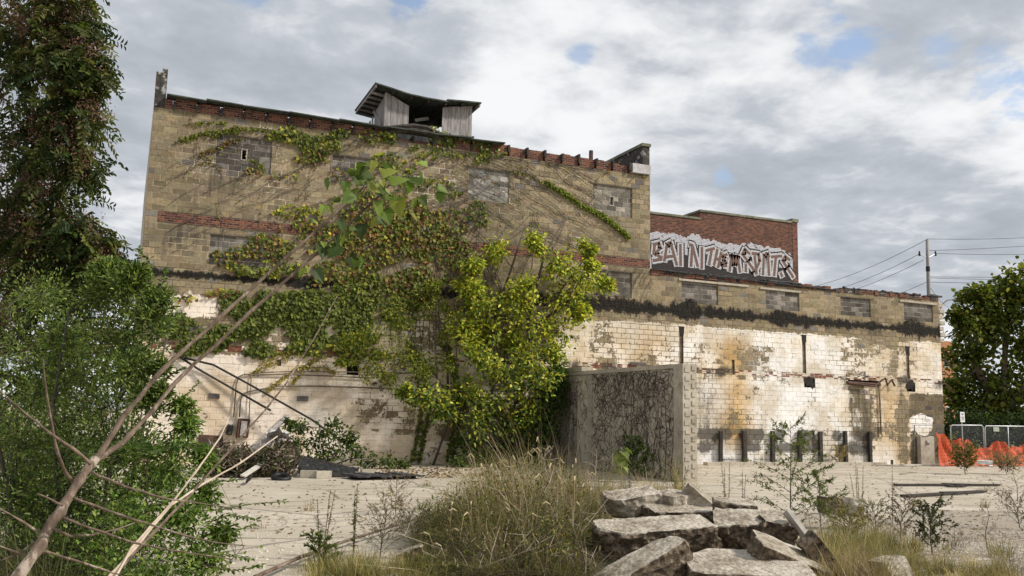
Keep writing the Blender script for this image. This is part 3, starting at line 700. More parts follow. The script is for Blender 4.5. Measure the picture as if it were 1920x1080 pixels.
for i, st in enumerate(LET): ribbon(o, st, .56, .012+i*.0001)
o.build('letter_outline', m_spray('spray_black', (.02, .02, .022), .2), gr_)
o = MB()
pts = [(130, 590), (250, 520), (430, 560), (560, 600), (720, 610), (900, 650), (1120, 680), (1240, 700), (1480, 710), (1690, 750), (1745, 800)]
for a, b in zip(pts, pts[1:]): o.poly([gp(a[0], 1150, .010), gp(b[0], 1150, .010), gp(b[0], b[1], .010), gp(a[0], a[1], .010)])
o.build('letter_shadow', bpy.data.materials['spray_black'], gr_)
o = MB()
for i, st in enumerate(LET): ribbon(o, st, .40, .018+i*.0001)
o.build('letter_border', m_spray('spray_border', (.72, .72, .74), .30), gr_)
o = MB()
for i, st in enumerate(LET): ribbon(o, st, .17, .024+i*.0001)
o.build('letter_fill', m_spray('spray_tan', (.22, .13, .10), .36), gr_)

# ================================================================== concrete wing wall with bare vines
ww = empty('concrete_wing_wall', (14.85, 26.5, 0), 'bare grey concrete wall sticking out from the building toward the yard', 'wall')
o = MB(); o.b6(14.62, 15.02, 22.62, D-.01, -.05, 3.2); o.build('wall_panel', CONC, ww)
o = MB(); o.b6(14.585, 15.05, 22.1, 22.58, -.05, 3.32); o.build('end_column', CONC, ww)
o = MB(); o.b6(14.46, 14.615, 27.6, 28.4, -.05, 3.12); o.build('pilaster', CONC, ww)
o = MB(); o.b6(14.58, 15.06, 22.6, D-.012, 3.205, 3.33); o.b6(14.56, 15.0, 28.3, D-.02, 3.332, 3.48); o.build('cap', CONC, ww)
o = MB()
for i in range(13):
    z = .15+i*.25
    o.box((14.72+.02*(i % 2), 22.088, z), (.16, .012, .13), bev=.004); o.box((14.94, 22.085, z+.06), (.12, .02, .14), bev=.004)
o.build('block_end', CONC, ww)
bv = MB()
def creep(mb, xfix, n, y0, y1, z0, z1, r=.006):
    for i in range(n):
        y = random.uniform(y0, y1); z = max(.1, z1-(z1-z0)*1.35*random.random()**1.7)
        a = random.gauss(-.55, .5) if random.random() < .55 else random.gauss(-2.5, .55)
        pts = [np.array((xfix-.01, y, z))]
        for s_ in range(7):
            a += random.uniform(-.5, .5); st = random.uniform(.06, .16)
            q = pts[-1]+np.array((0, math.cos(a)*st, math.sin(a)*st)); q[2] = min(z1+.08, max(.02, q[2])); q[1] = min(D-.05, max(22.6, q[1])); q[0] = xfix-.012-random.uniform(0, .012); pts.append(q)
        mb.tube(pts, [r*(1-.1*j) for j in range(8)], 4, cap=False)
creep(bv, 14.62, 780, 22.6, 27.6, .75, 3.18, .007); creep(bv, 14.62, 260, 28.5, D-.1, .8, 3.0, .007); creep(bv, 14.46, 40, 27.65, 28.35, .8, 3.0, .006)
for i in range(9):
    y = 22.75+i*.3+random.uniform(-.1, .1); y = min(y, 27.4)
    pts = [np.array((14.60, y, 0.0))]
    for s_ in range(10): pts.append(pts[-1]+np.array((random.uniform(-.004, .004), random.uniform(-.09, .09), .3)))
    bv.tube(pts, [.013*(1-.07*j) for j in range(11)], 4)
vn = bv.build('bare_vine', VINESTEM); tag(vn, 'leafless dark creeper twigs clinging to the concrete wing wall', 'vine')

# ================================================================== services on the wall
def wall_at(px, py, e=0.06): return at_y(px, py, D-e)
def tube_thing(name, label, cat, pts, r, mat, group=None, sides=7):
    o = MB(); o.tube(pts, r, sides); t = o.build(name, mat, smooth=True); tag(t, label, cat, group); return t
G1 = 'fallen black pipes against the wall'
tube_thing('black_pipe', 'shorter black pipe slanting down the cream wall, its lower end hanging free', 'pipe', [at_y(330, 665, D-.1), at_y(372, 692, D-.13), at_y(508, 770, D-.45)], .035, BLACK, G1)
tube_thing('black_pipe', 'longer black pipe slanting down the cream wall into the shrub', 'pipe', [at_y(345, 671, D-.16), at_y(400, 684, D-.2), at_y(470, 722, D-.3), at_y(585, 787, D-.7), at_y(672, 850, D-1.3)], .034, BLACK, G1)
G2 = 'rusty conduits along the wall'
tube_thing('conduit', 'upper rusty conduit running along the cream wall and bending down', 'conduit', [wall_at(438, 782), wall_at(443, 720), wall_at(448, 706), wall_at(458, 702), wall_at(520, 702), wall_at(600, 704), wall_at(700, 709)], .022, CONDUIT, G2)
tube_thing('conduit', 'twin conduit just above the upper one, running into the ivy', 'conduit', [wall_at(472, 700, .05), wall_at(545, 696, .05), wall_at(780, 699, .05), wall_at(700, 703, .05)], .016, CONDUIT, G2)
tube_thing('conduit', 'lower rusty conduit reaching the open fuse box from the right', 'conduit', [wall_at(449, 782), wall_at(451, 750), wall_at(456, 738), wall_at(468, 734), wall_at(520, 724), wall_at(600, 724), wall_at(690, 727), wall_at(760, 731)], .024, CONDUIT, G2)
tube_thing('conduit', 'thin upright conduit from the open fuse box to the upper pipe', 'conduit', [wall_at(467, 786), wall_at(469, 740), wall_at(472, 701)], .014, CONDUIT, G2)
tube_thing('conduit', 'rusty pipe hanging straight down the far stained wall', 'conduit', [wall_at(1648, 722), wall_at(1650, 760), wall_at(1652, 814)], .035, CONDUIT)
fb_ = empty('fuse_box', tuple(wall_at(455, 805, 0)), 'rusty open fuse box hanging tilted on the cream wall', 'fuse box')
def wbox(x0, z0, x1, z1, d, mat, name, par, tilt=0.06, y=0):
    o = MB(); c = ((x0+x1)/2, D-d/2-.01-y, (z0+z1)/2); rt = np.array(Matrix.Rotation(tilt, 3, 'Y'))
    o.box(c, (x1-x0, d, z1-z0), rt, bev=.008); return o.build(name, mat, par)
wbox(3.47, .86, 3.84, 1.46, .12, RUST, 'case', fb_)
wbox(3.56, .9, 3.75, 1.38, .02, simple('faded_panel', (.28, .26, .24), (.46, .43, .40), 11), 'inner_panel', fb_, y=.125)
wbox(3.46, .84, 3.5, 1.44, .3, RUST, 'door', fb_)
fb2 = empty('meter_box', tuple(wall_at(430, 802, 0)), 'small round topped dark meter box beside the open fuse box', 'meter box')
o = MB(); o.box((3.23, D-.1, 1.1), (.19, .16, .34), np.array(Matrix.Rotation(.14, 3, 'Y')), bev=.03); o.build('case', simple('dark_case', (.02, .02, .02), (.07, .065, .06), 9), fb2)
o = MB(); o.tube([(3.22, D-.18, 1.15), (3.22, D-.25, 1.15)], .085, 12); o.build('dial', BLACK, fb2)
mt = MB(); pts_ = [(1590, 718), (1620, 722), (1640, 724), (1652, 714), (1660, 709), (1664, 722), (1672, 712), (1678, 724)]
mt.tube([at_y(a, b, D-.12-.03*(i % 3)) for i, (a, b) in enumerate(pts_)], .045, 5); mt.tube([at_y(1588, 717, D-.05), at_y(1650, 721, D-.05)], .07, 6)
tag(mt.build('twisted_metal', RUST), 'twisted rusty metal strip sticking out of the far wall', 'scrap metal')
# square timbers standing at the foot of the far wall
for i, (px, yt, w_) in enumerate([(1351, 808, .15), (1396, 808, .20), (1449, 808, .18), (1500, 808, .17), (1539, 809, .17), (1586, 808, .15), (1632, 809, .15)]):
    ordn = ['thinnest dark timber post, nearest the concrete wing wall', 'thickest dark timber post, second from the concrete wing wall', 'third dark timber post from the wing wall', 'middle one of the seven dark timber posts', 'dark timber post just right of the tall weed', 'second last dark timber post before the hanging pipe', 'last dark timber post, just left of the hanging pipe'][i]
    x = at_y(px, 840, D-.12)[0]; zt = at_y(px, yt, D-.12)[2]
    o = MB(); o.box((x, D-.125+.004*i, (zt-.03)/2), (w_, .13, zt+.03), np.array(Matrix.Rotation(random.uniform(-.02, .02), 3, 'Y')), bev=.01)
    o.box((x, D-.2+.004*i, zt*.72), (.03, .03, .03)); o.box((x, D-.2+.004*i, zt*.3), (.03, .03, .03))
    tag(o.build('timber_post', WOODDARK), ordn+', against the wall', 'post', 'dark posts along the wall')
o = MB(); x = 21.1
while x < 30.2:
    x1 = min(30.2, x+random.uniform(1.0, 2.2)); o.bar((x, D-.5+random.uniform(-.03, .03), .05), (x1-.02, D-.5+random.uniform(-.03, .03), .05+random.uniform(-.01, .02)), .3, .14); x = x1
tag(o.build('low_kerb', CONC), 'low cracked concrete kerb along the foot of the posts', 'kerb')

# ================================================================== fence, netting, sign
def m_mesh(name, col, cell, th, rough=.5, metal=.6, lines=False):
    m, k = new_mat(name); o_ = k.n('ShaderNodeTexCoord').outputs['Object']; s_ = k.n('ShaderNodeSeparateXYZ', {0: o_})
    if lines: u, v = s_.outputs[0], s_.outputs[2]
    else: u, v = k.math('ADD', s_.outputs[0], s_.outputs[2]), k.math('SUBTRACT', s_.outputs[0], s_.outputs[2])
    fu = k.math('FRACT', k.math('DIVIDE', u, cell)); fv = k.math('FRACT', k.math('DIVIDE', v, cell))
    al = k.math('MAXIMUM', k.math('LESS_THAN', fu, th), k.math('LESS_THAN', fv, th))
    n_ = k.noise(o_, 3.0)
    finish(k, k.mix(n_, c4([q*.75 for q in col]), c4(col)), rough, alpha=al, metal=metal); return m
CHAIN = m_mesh('chain_link', (.26, .27, .28), .075, .085); ORNET = m_mesh('orange_netting', (.74, .12, .045), .06, .46, .6, 0.0, True)
FX = [32.6, 35.22, 35.34, 38.1]; FY = 29.6
def fence(xa, xb, ya, yb, label, mid=None):
    t = empty('fence_panel', ((xa+xb)/2, (ya+yb)/2, 0), label, 'fence', 'mesh fence panels across the gap')
    P = lambda x, z: np.array((x, ya+(yb-ya)*(x-xa)/(xb-xa), z))
    o = MB(); o.tube([P(xa, .06), P(xa, 1.66), P(xa+.08, 1.76), P(xb-.08, 1.78), P(xb, 1.7), P(xb, .06)], .024, 8); o.tube([P(xa, .1), P(xb, .1)], .018, 6); o.build('frame', GALV, t, True)
    if mid:
        o = MB(); o.tube([P(mid, .1), P(mid, 1.76)], .018, 6); o.build('brace', GALV, t, True)
    o = MB(); o.poly([P(xa, .1), P(xb, .1), P(xb, 1.76), P(xa, 1.76)]); o.build('wire_mesh', CHAIN, t)
    for x in (xa, xb):
        o = MB(); p = P(x, .03); o.box(p, (.12, .55, .05), bev=.015); o.build('foot', GALV, t)
    return t
fp = fence(33.4, 35.2, 29.75, 29.6, 'galvanised mesh fence panel touching the far corner of the building', None)
fq = fence(35.3, 38.0, 29.6, 29.55, 'galvanised mesh fence panel with a small pale notice near its top', 36.7)
o = MB(); o.box((35.95, 29.56, 1.62), (.36, .012, .2), bev=.003); o.build('notice', simple('notice', (.30, .33, .27), (.42, .45, .37), 20), fq)
fence(38.1, 40.7, 29.55, 29.5, 'galvanised mesh fence panel cut off by the right edge of the photo', 39.4)
lp = [at_y(px, py, 29.3) for px, py in ((1714, 797), (1715, 808), (1722, 816), (1735, 819), (1748, 816), (1757, 807), (1760, 798))]
lp2 = [at_y(1714, 797, 29.3), at_y(1740, 797, 29.3), at_y(1772, 797, 29.4)]
o = MB(); o.tube(lp, .022, 6); o.tube(lp2, .016, 6); o.tube([lp[0], at_y(1714, 868, 29.3)], .016, 6); tag(o.build('bent_hoop', simple('dull_wire', (.06, .06, .06), (.16, .155, .15), 8), smooth=True), 'bent wire hoop and rail in front of the white paint patch', 'wire')
nx, nz = 80, 12; V = []
for i in range(nx+1):
    x = 32.15+i/nx*8.4
    px = 1743+i/nx*8.4*21
    top = 1.22-.12*math.exp(-((x-33.2)/.6)**2) + .0
    prof = [(32.15, 1.25), (32.9, .98), (34.0, .92), (34.5, .60), (35.2, .72), (35.7, .98), (36.6, .68), (37.2, .74), (38.0, 1.12), (38.8, .9), (40.6, 1.2)]
    top = np.interp(x, [p[0] for p in prof], [p[1] for p in prof])
    for j in range(nz+1):
        t = j/nz; y = 29.35+.10*math.sin(x*2.7+t*2)+.06*math.sin(x*6.1-t*4)+.05*math.sin(x*13+t*7)
        V.append((x+.05*math.sin(t*9+x*3), y, .03+1.18*top*t*(1-.06*math.sin(x*9))))
Q = [(i*(nz+1)+j, (i+1)*(nz+1)+j, (i+1)*(nz+1)+j+1, i*(nz+1)+j+1) for i in range(nx) for j in range(nz)]
nt_ = np_mesh('safety_netting', V, Q, None, ORNET, smooth=True); tag(nt_, 'sagging orange plastic safety netting hung along the mesh fence', 'netting')
sg = empty('street_sign', (38.2, 33.6, 0), 'small white sign with black marks on a thin post behind the fence', 'sign')
sx = at_y(1803, 782, 33.6); o = MB(); o.tube([(sx[0], 33.6, 0), (sx[0], 33.6, sx[2]+.25)], .028, 8); o.build('post', GALV, sg)
o = MB(); o.box((sx[0], 33.55, sx[2]), (.30, .012, .50), bev=.004); pl = o.build('sign_plate', WHITE, sg)
o = MB()
for q, (w_, z) in enumerate(((.16, .16), (.10, .11), (.18, 0), (.14, -.06), (.18, -.14))): o.box((sx[0]+.01*(q % 2), 33.541, sx[2]+z), (w_, .004, .03))
o.build('sign_marks', BLACK, pl)
o = MB(); o.box((38.0, 38.0, .55), (.01, .01, .01))

# ================================================================== utility pole, wires, lamp, far building
YP = 60.0
pb = at_y(1741, 540, YP); pt = at_y(1738.5, 449, YP)
up = empty('utility_pole', (pb[0], YP, 0), 'tall grey wooden utility pole rising behind the low roof', 'utility pole')
o = MB(); o.tube([(pb[0]+.1, YP, 0), tuple(pb), tuple(pt)], [.19, .165, .14], 10); o.build('pole', WOODGREY, up, True)
o = MB(); q = at_y(1740, 509, YP); o.tube([q, q+np.array((0, 0, .45))], .175, 10); o.build('metal_band', BLACK, up)
for dx in (-1, 1):
    o = MB(); a = at_y(1739, 484, YP); b = at_y(1739+dx*15, 476, YP); o.tube([a, b], .035, 6)
    arm = o.build('crossarm', GALV, up); o = MB(); o.tube([b-np.array((0, 0, .1)), b+np.array((0, 0, .25))], [.09, .06], 8); o.tube([b+np.array((0, 0, -.18)), b], .10, 8); o.build('insulator', BLACK, arm)
def wire(pa, ya, pb_, yb, sag, label):
    a = at_y(*pa, ya); b = at_y(*pb_, yb); a = np.array(a); b = np.array(b)
    pts = [a+(b-a)*t+np.array((0, 0, -sag*4*t*(1-t))) for t in np.linspace(0, 1, 14)]
    o = MB(); o.tube(pts, .022, 5, cap=False); tag(o.build('overhead_wire', BLACK), label, 'wire', 'overhead wires on the utility pole')
wire((1738, 448), YP, (2300, 398), YP, .9, 'topmost overhead wire running from the pole top to the right')
wire((1753, 475), YP, (2300, 436), YP, .9, 'second overhead wire right of the pole, from its insulator')
wire((1741, 470), YP, (2300, 414), YP, .6, 'overhead wire right of the pole between the topmost and the insulator one')
wire((1741, 519), YP, (2300, 500), YP, .4, 'upper of the three low wires right of the pole')
wire((1741, 521), YP, (2300, 519), YP, .3, 'middle of the three low wires right of the pole')
wire((1741, 529), YP, (2300, 528), YP, .2, 'lowest wire right of the pole, just above the tree')
wire((1738, 449), YP, (1470, 548), 95, .8, 'topmost wire sloping down left from the pole top to the roof')
wire((1724, 476), YP, (1470, 560), 95, .9, 'second wire sloping down left from the pole insulator')
wire((1732, 487), YP, (1500, 562), 95, .8, 'third wire sloping down left from the pole')
wire((1741, 527), YP, (1600, 572), 95, .4, 'upper of two short low wires left of the pole')
wire((1741, 534), YP, (1780, 576), 95, .4, 'lower of two short low wires left of the pole')
YL = 52.0
sp = empty('street_lamp', tuple(at_y(1760, 868, YL)*np.array((1, 1, 0))), 'grey cobra head street lamp peeping over the far corner of the roof', 'street lamp')
a, b, c, d = at_y(1760, 600, YL), at_y(1765, 572, YL), at_y(1776, 563, YL), at_y(1786, 562, YL)
o = MB(); o.tube([(a[0], YL, 0), a], [.09, .07], 8); o.build('pole', GALV, sp); o = MB(); o.tube([a, b, c, d], .045, 6); o.build('arm', CONDUIT, sp)
o = MB(); e_ = at_y(1800, 564, YL); o.tube([d, d+(e_-d)*.3, d+(e_-d)*.7, e_], [.05, .15, .17, .08], 8); o.build('lamp_head', simple('lamp_grey', (.16, .16, .16), (.24, .24, .24), 5), sp)
ap = empty('brick_apartment', (104, 95, 0), 'orange brick apartment block far off behind the maple tree', 'building')
x0 = at_y(1755, 700, 90)[0]; zt = at_y(1780, 640, 90)[2]
o = MB(); o.b6(x0-3, x0+3.2, 90, 102, 0, zt); o.build('wall', simple('orange_brick', (.42, .18, .08), (.52, .25, .12), 4), ap)
for i in range(3):
    for j in range(3):
        px_ = x0-1.6+i*1.5; o = MB(); o.b6(px_, px_+1.0, 89.93, 90.0, 2.2+j*3.6, 4.2+j*3.6); wf = o.build('window', WHITE, ap)
        o = MB(); o.b6(px_+.08, px_+.92, 89.90, 89.94, 2.3+j*3.6, 4.1+j*3.6); o.build('pane', BLACK, wf)
# ================================================================== vegetation
UP = np.array([0, 0, 1.0])
def curve(a, b, bow, n=6, wig=.0):
    a = np.array(a, float); b = np.array(b, float); L = np.linalg.norm(b-a); out = []
    for t in np.linspace(0, 1, n):
        p = a+(b-a)*t+np.array(bow)*4*t*(1-t)*L
        if 0 < t < 1: p = p+rng.normal(size=3)*wig*L
        out.append(p)
    return out
def plant(name, label, cat, base, stems, blobs, per, leafL, leafW, cols, group=None, bark=None, twigs=7, r0=.1, compound=0, spread=.55, twig_len=.6, leafmat=None, jit=.22, hang=0.25, bare=0, colfun=None, trunk_name='trunk', crown_name='crown', cr_split=None):
    """a thing with a stem part (limbs reach every foliage clump) and a crown part of single leaves"""
    root = empty(name, tuple(base), label, cat, group)
    base = np.array(base, float); tb = MB(); lv = Leaves()
    forks = []
    for st in stems:
        st = [np.array(p, float) for p in st]; n = len(st)
        rr = [r0*(1-.72*j/(n-1)) for j in range(n)]
        tb.tube(st, rr, 8); forks += [(p, rr[j]) for j, p in enumerate(st) if j > 0]
    for (c, r) in blobs:
        c = np.array(c, float); f, fr = min(forks, key=lambda q: np.linalg.norm(q[0]-c)+(.6*max(0, q[0][2]-c[2])))
        L = np.linalg.norm(c-f); br = min(fr*.6, .012+.022*L*r0/.1)
        lim = curve(f, c, (0, 0, .06), 5, .035); tb.tube(lim, np.linspace(br, br*.45, 5), 5)
        nt = max(3, int(twigs*(1 if per > 0 else 1)))
        for q in range(nt):
            d = rand_dirs(1)[0]; d[2] = d[2]*.75+.12; e = c+d*r*rng.uniform(.75, 1.08); s_ = lim[-1] if rng.random() < .6 else lim[-2]
            tw = curve(s_, e, (0, 0, .05), 4, .04); tb.tube(tw, np.linspace(br*.4, br*.12, 4), 4, cap=False)
            n = int(per/nt); 
            if n < 1: continue
            t = rng.uniform(.25, 1.0, n); P = np.array([s_])*(1-t[:, None])+np.array([e])*t[:, None]+rng.normal(size=(n, 3))*r*spread*.42
            ax = unit((P-c)*.6+d*r*.5+rng.normal(size=(n, 3))*r*.55-UP*r*hang)
            nm = unit(UP*.8+rng.normal(size=(n, 3))*.6+np.array(SUN)*.2)
            if compound == 0:
                C = pick(cols, n, jit) if colfun is None else colfun(P, n)
                lv.add(P, ax, nm, leafL*rng.uniform(.65, 1.2, n), leafW*rng.uniform(.7, 1.2, n), C)
            else:
                cc = pick(cols, n, jit) if colfun is None else colfun(P, n)
                RL = leafL*compound*.42; side = unit(np.cross(ax, nm))
                for j in range(compound):
                    tt = (j+1)/compound; PP = P+ax*RL*tt-UP*RL*.30*tt*tt
                    for sgn in (-1, 1):
                        a2 = unit(side*sgn*.9+ax*.45-UP*.35+rng.normal(size=(n, 3))*.15)
                        lv.add(PP, a2, unit(nm+rng.normal(size=(n, 3))*.3), leafL*rng.uniform(.7, 1.1, n)*(1-.3*abs(tt-.5)), leafW*rng.uniform(.8, 1.1, n), cc*rng.uniform(.85, 1.15, (n, 1)))
    tb.build(trunk_name, bark or BARK, root, True); lv.build(crown_name, leafmat or LEAF, root)
    return root
def B(px, py, pr, d):
    """a foliage clump seen at a pixel, d metres into the scene, radius given in pixels"""
    return (at_d(px, py, d), pr/FPX*d)
GRN = [(.055, .085, .018), (.075, .11, .025), (.045, .07, .016), (.095, .13, .03)]
DKG = [(.030, .048, .014), (.040, .062, .018), (.022, .038, .012), (.05, .07, .018)]
YGR = [(.47, .47, .07), (.36, .41, .055), (.56, .53, .10), (.20, .26, .035), (.34, .38, .055), (.50, .42, .055), (.15, .20, .03), (.11, .15, .024)]

# tall tree on the left
SEED = [(.26, .15, .11), (.34, .21, .15), (.20, .115, .08)]
ail = DKG+[(.07, .095, .022), (.09, .11, .025), (.12, .12, .035)]
Lb = []
for px, py, pr, d in [(20, 30, 95, 14), (110, 60, 70, 13.6), (150, 40, 42, 13.6), (40, 150, 100, 14), (130, 150, 62, 13.6), (160, 100, 32, 13.4), (60, 260, 100, 14), (140, 235, 55, 13.5), (172, 205, 28, 13.4), (40, 370, 95, 14), (110, 350, 62, 13.6), (150, 300, 36, 13.4), (20, 480, 90, 14), (100, 450, 55, 13.6), (150, 430, 38, 13.4), (60, 560, 95, 14), (150, 515, 48, 13.6), (205, 505, 30, 13.5), (30, 660, 100, 14), (130, 640, 80, 14), (20, 780, 110, 14), (140, 760, 100, 14.4), (-80, 100, 120, 14.5), (-90, 300, 120, 14.5), (-90, 520, 120, 14.5), (50, -60, 90, 14), (135, -20, 40, 13.6), (-60, -150, 120, 14.2), (60, -190, 90, 14.4), (-70, 700, 110, 14.5), (185, 130, 20, 13.4), (228, 640, 60, 14), (40, 880, 110, 14), (85, 470, 60, 13.8), (120, 540, 60, 13.8), (75, 90, 70, 13.7), (90, 250, 60, 13.7), (60, 420, 70, 13.8), (190, 480, 26, 13.5)]: Lb.append(B(px-10 if px > 60 else px, py, pr*(.88 if px > 60 else 1), d))
tbx = at_z(60, 915, 0)*1.0; tb0 = np.array((at_d(-60, 800, 14.4)[0], at_d(-60, 800, 14.4)[1], 0))
tall = plant('seed_tree', 'tall dark tree at the left edge with drooping leaves and pinkish seed clusters', 'tree', tb0, [[tb0, at_d(-50, 700, 14.4), at_d(-30, 400, 14.3), at_d(-10, 120, 14.2), at_d(0, -120, 14.2)], [at_d(-50, 700, 14.4), at_d(40, 520, 14.1), at_d(110, 420, 13.7)], [at_d(-40, 560, 14.3), at_d(60, 300, 13.9), at_d(130, 200, 13.6)]], Lb, 86, .120, .042, ail, compound=6, r0=.15, twigs=10, spread=.95, hang=.5)
lv = Leaves()
for (c, r) in Lb:
    for q in range(5):
        d = rand_dirs(1)[0]; d[1] = -abs(d[1]); d[2] = d[2]*.8+.2; p0 = c+d*r*rng.uniform(.7, 1.0); n = 130
        P = p0+rng.normal(size=(n, 3))*np.array((.09, .09, .13)); lv.add(P, rng.normal(size=(n, 3))-UP*.6, rng.normal(size=(n, 3)), .045, .014, pick(SEED, n))
lv.build('seed_clusters', DRY, tall)

# maple at the far right and dark hedge row behind the fence
MY = [(.10, .135, .022), (.13, .16, .028), (.07, .10, .018), (.18, .19, .035), (.045, .065, .014), (.20, .19, .035)]
Rb = []
for px, py, pr in [(1900, 545, 42), (1860, 575, 42), (1830, 560, 26), (1925, 590, 55), (1815, 615, 42), (1870, 640, 55), (1925, 670, 60), (1810, 670, 40), (1850, 710, 52), (1905, 740, 60), (1805, 730, 36), (1830, 770, 45), (1880, 790, 45), (1795, 600, 22), (1940, 540, 50), (1985, 600, 90), (1985, 720, 90), (1796, 775, 30), (1930, 800, 46), (2060, 640, 110), (1840, 600, 40)]: Rb.append(B(px, py, pr, 62))
rb0 = at_d(1880, 850, 62); rb0[2] = 0
plant('maple_tree', 'broad green tree beyond the fence, at the right edge of the photo', 'tree', rb0, [[rb0, at_d(1880, 760, 62), at_d(1885, 650, 62), at_d(1895, 570, 62)], [at_d(1880, 780, 62), at_d(1830, 690, 62), at_d(1815, 630, 62)], [at_d(1880, 780, 62), at_d(1950, 680, 62), at_d(1985, 600, 62)]], Rb, 560, .36, .26, MY, r0=.34, twigs=9, spread=.5, hang=.15, jit=.35)
Hb = []
for i in range(20):
    Hb.append(B(1765+i*11.5, 812+rng.uniform(-14, 10), 30, 58))
hb0 = at_d(1870, 860, 58); hb0[2] = 0
plant('hedge', 'dark low hedge behind the mesh fence', 'hedge', hb0, [[at_d(1790+q*30, 850, 58)*np.array((1, 1, 0)), at_d(1790+q*30, 815, 58)] for q in range(5)], Hb, 360, .22, .15, DKG, r0=.08, twigs=6, spread=.9)

# small yellow green tree growing against the wall
Yb = []
for px, py, pr, d in [(1000, 462, 30, 30), (935, 480, 34, 30), (885, 500, 22, 30.3), (1050, 500, 34, 29.6), (1100, 470, 24, 29.4), (1095, 520, 40, 29.4), (1130, 540, 22, 29.2), (1060, 565, 46, 29), (1000, 545, 40, 29.6), (950, 560, 50, 29.4), (895, 570, 36, 29.8), (915, 620, 44, 29.4), (985, 610, 52, 28.8), (1050, 620, 44, 28.8), (1085, 590, 28, 29), (1000, 670, 46, 28.4), (940, 690, 48, 28.4), (1040, 670, 24, 28.4), (890, 660, 40, 29), (860, 735, 44, 28.4), (920, 750, 46, 27.8), (985, 740, 50, 27.8), (1020, 715, 30, 28), (800, 745, 36, 28.6), (835, 770, 34, 28.4), (890, 795, 40, 28), (950, 800, 42, 27.8), (1005, 785, 30, 28), (760, 735, 20, 28.8), (1075, 545, 20, 29), (1112, 500, 16, 29.3)]: Yb.append(B(px, py, pr, d+1.2))
# real depth of the wall at those pixels is taken from the plane itself
def fit(blobs, lo, hi):
    out = []
    for (c, r) in blobs:
        y = float(np.clip(c[1], lo, hi)); t = y/(c[1]); c2 = CAM+(c-CAM)*t; out.append((c2, r*t))
    return out
def BY(px, py, pr, y):
    p = at_y(px, py, y); return (p, pr/FPX*np.linalg.norm(p-CAM))
Yb = [BY(px, py, pr, D-.6-.55*rng.random()-(.5 if py > 640 else .0)-(.35 if px > 980 else 0)) for px, py, pr in [(1000, 462, 26), (935, 476, 30), (885, 500, 22), (1050, 500, 30), (1100, 468, 20), (1095, 520, 36), (1133, 540, 20), (1060, 565, 42), (1000, 545, 36), (950, 560, 44), (895, 570, 34), (915, 620, 40), (985, 610, 46), (1050, 620, 40), (1085, 590, 26), (1000, 670, 40), (940, 690, 42), (1040, 665, 22), (890, 660, 34), (860, 735, 40), (920, 750, 42), (985, 735, 46), (1022, 712, 26), (800, 745, 32), (835, 770, 30), (890, 795, 36), (950, 795, 38), (1005, 780, 28), (760, 738, 16), (1112, 500, 14), (870, 620, 26), (960, 640, 30), (880, 540, 24)]]
def ycol(P, n):
    t = np.clip((P[:, 2]-.8)/3.5, 0, 1)[:, None]; c = pick(YGR, n, .25); g = pick(GRN, n, .2)
    return np.where(rng.random((n, 1)) < .25+.72*t, c, g*1.3)
yb0 = at_y(905, 870, D-.9); yb0[2] = 0
ys = [[yb0, at_y(915, 790, D-1.0), at_y(930, 680, D-.9), at_y(925, 580, D-.7), at_y(905, 500, D-.5)], [yb0+np.array((.2, 0, 0)), at_y(965, 760, D-1.2), at_y(990, 640, D-1.1), at_y(992, 560, D-.9), at_y(1000, 470, D-.6)], [at_y(985, 650, D-1.1), at_y(1040, 560, D-1.1), at_y(1100, 480, D-1.0)], [at_y(990, 620, D-1.1), at_y(1060, 570, D-1.1), at_y(1150, 500, D-1.0)], [at_y(925, 600, D-.7), at_y(960, 500, D-.6), at_y(985, 420, D-.4)], [at_y(990, 600, D-1.0), at_y(1020, 480, D-.8), at_y(1065, 400, D-.5)]]
plant('boxelder_tree', 'bushy tree with yellow green leaves growing against the middle of the block wall', 'tree', yb0, ys, Yb, 430, .165, .09, YGR, r0=.06, twigs=9, spread=.58, hang=.45, jit=.25, colfun=ycol, bark=VINESTEM)
# looser tree left of it
Ob = [BY(px, py, pr, D-.45-.5*rng.random()) for px, py, pr in [(700, 640, 46), (745, 600, 44), (800, 570, 38), (770, 660, 46), (690, 690, 34), (830, 625, 36), (725, 715, 30), (830, 680, 34), (660, 640, 26), (785, 705, 30), (850, 585, 24), (745, 680, 36), (640, 680, 16), (815, 540, 18)]]
OL = [(.15, .185, .027), (.19, .22, .03), (.36, .31, .04), (.10, .14, .022), (.13, .165, .025), (.26, .29, .04)]
ob0 = at_y(812, 872, D-.55); ob0[2] = 0
plant('young_tree', 'loose olive leaved young tree against the wall, left of the yellow green one', 'tree', ob0, [[ob0, at_y(838, 800, D-.5), at_y(840, 740, D-.5), at_y(800, 680, D-.5), at_y(760, 610, D-.5)], [at_y(840, 740, D-.5), at_y(838, 640, D-.5), at_y(815, 570, D-.5)]], Ob, 300, .105, .06, OL, r0=.05, twigs=7, spread=.45, hang=.4, bark=VINESTEM)
# dark shrub under the yellow tree
Db = [BY(px, py, pr, D-1.2-.5*rng.random()) for px, py, pr in [(1040, 760, 26), (1045, 715, 20), (1030, 800, 30), (985, 830, 34), (930, 845, 30), (1030, 735, 26), (880, 840, 26), (1000, 860, 22), (955, 868, 20), (860, 870, 16), (900, 872, 18), (1048, 690, 14)]]
db0 = at_y(985, 872, D-1.3); db0[2] = 0
plant('dark_shrub', 'dense dark green shrub at the foot of the yellow green tree', 'shrub', db0, [[db0+np.array((q*.5, 0, 0)), db0+np.array((q*.7, 0, .7)), db0+np.array((q*.9, .1, 1.6))] for q in (-1.6, -.6, .4, .9)], Db, 300, .12, .09, [(.05, .085, .018), (.07, .12, .022), (.035, .06, .014), (.10, .15, .03)], r0=.03, twigs=7, spread=.9, hang=.6)
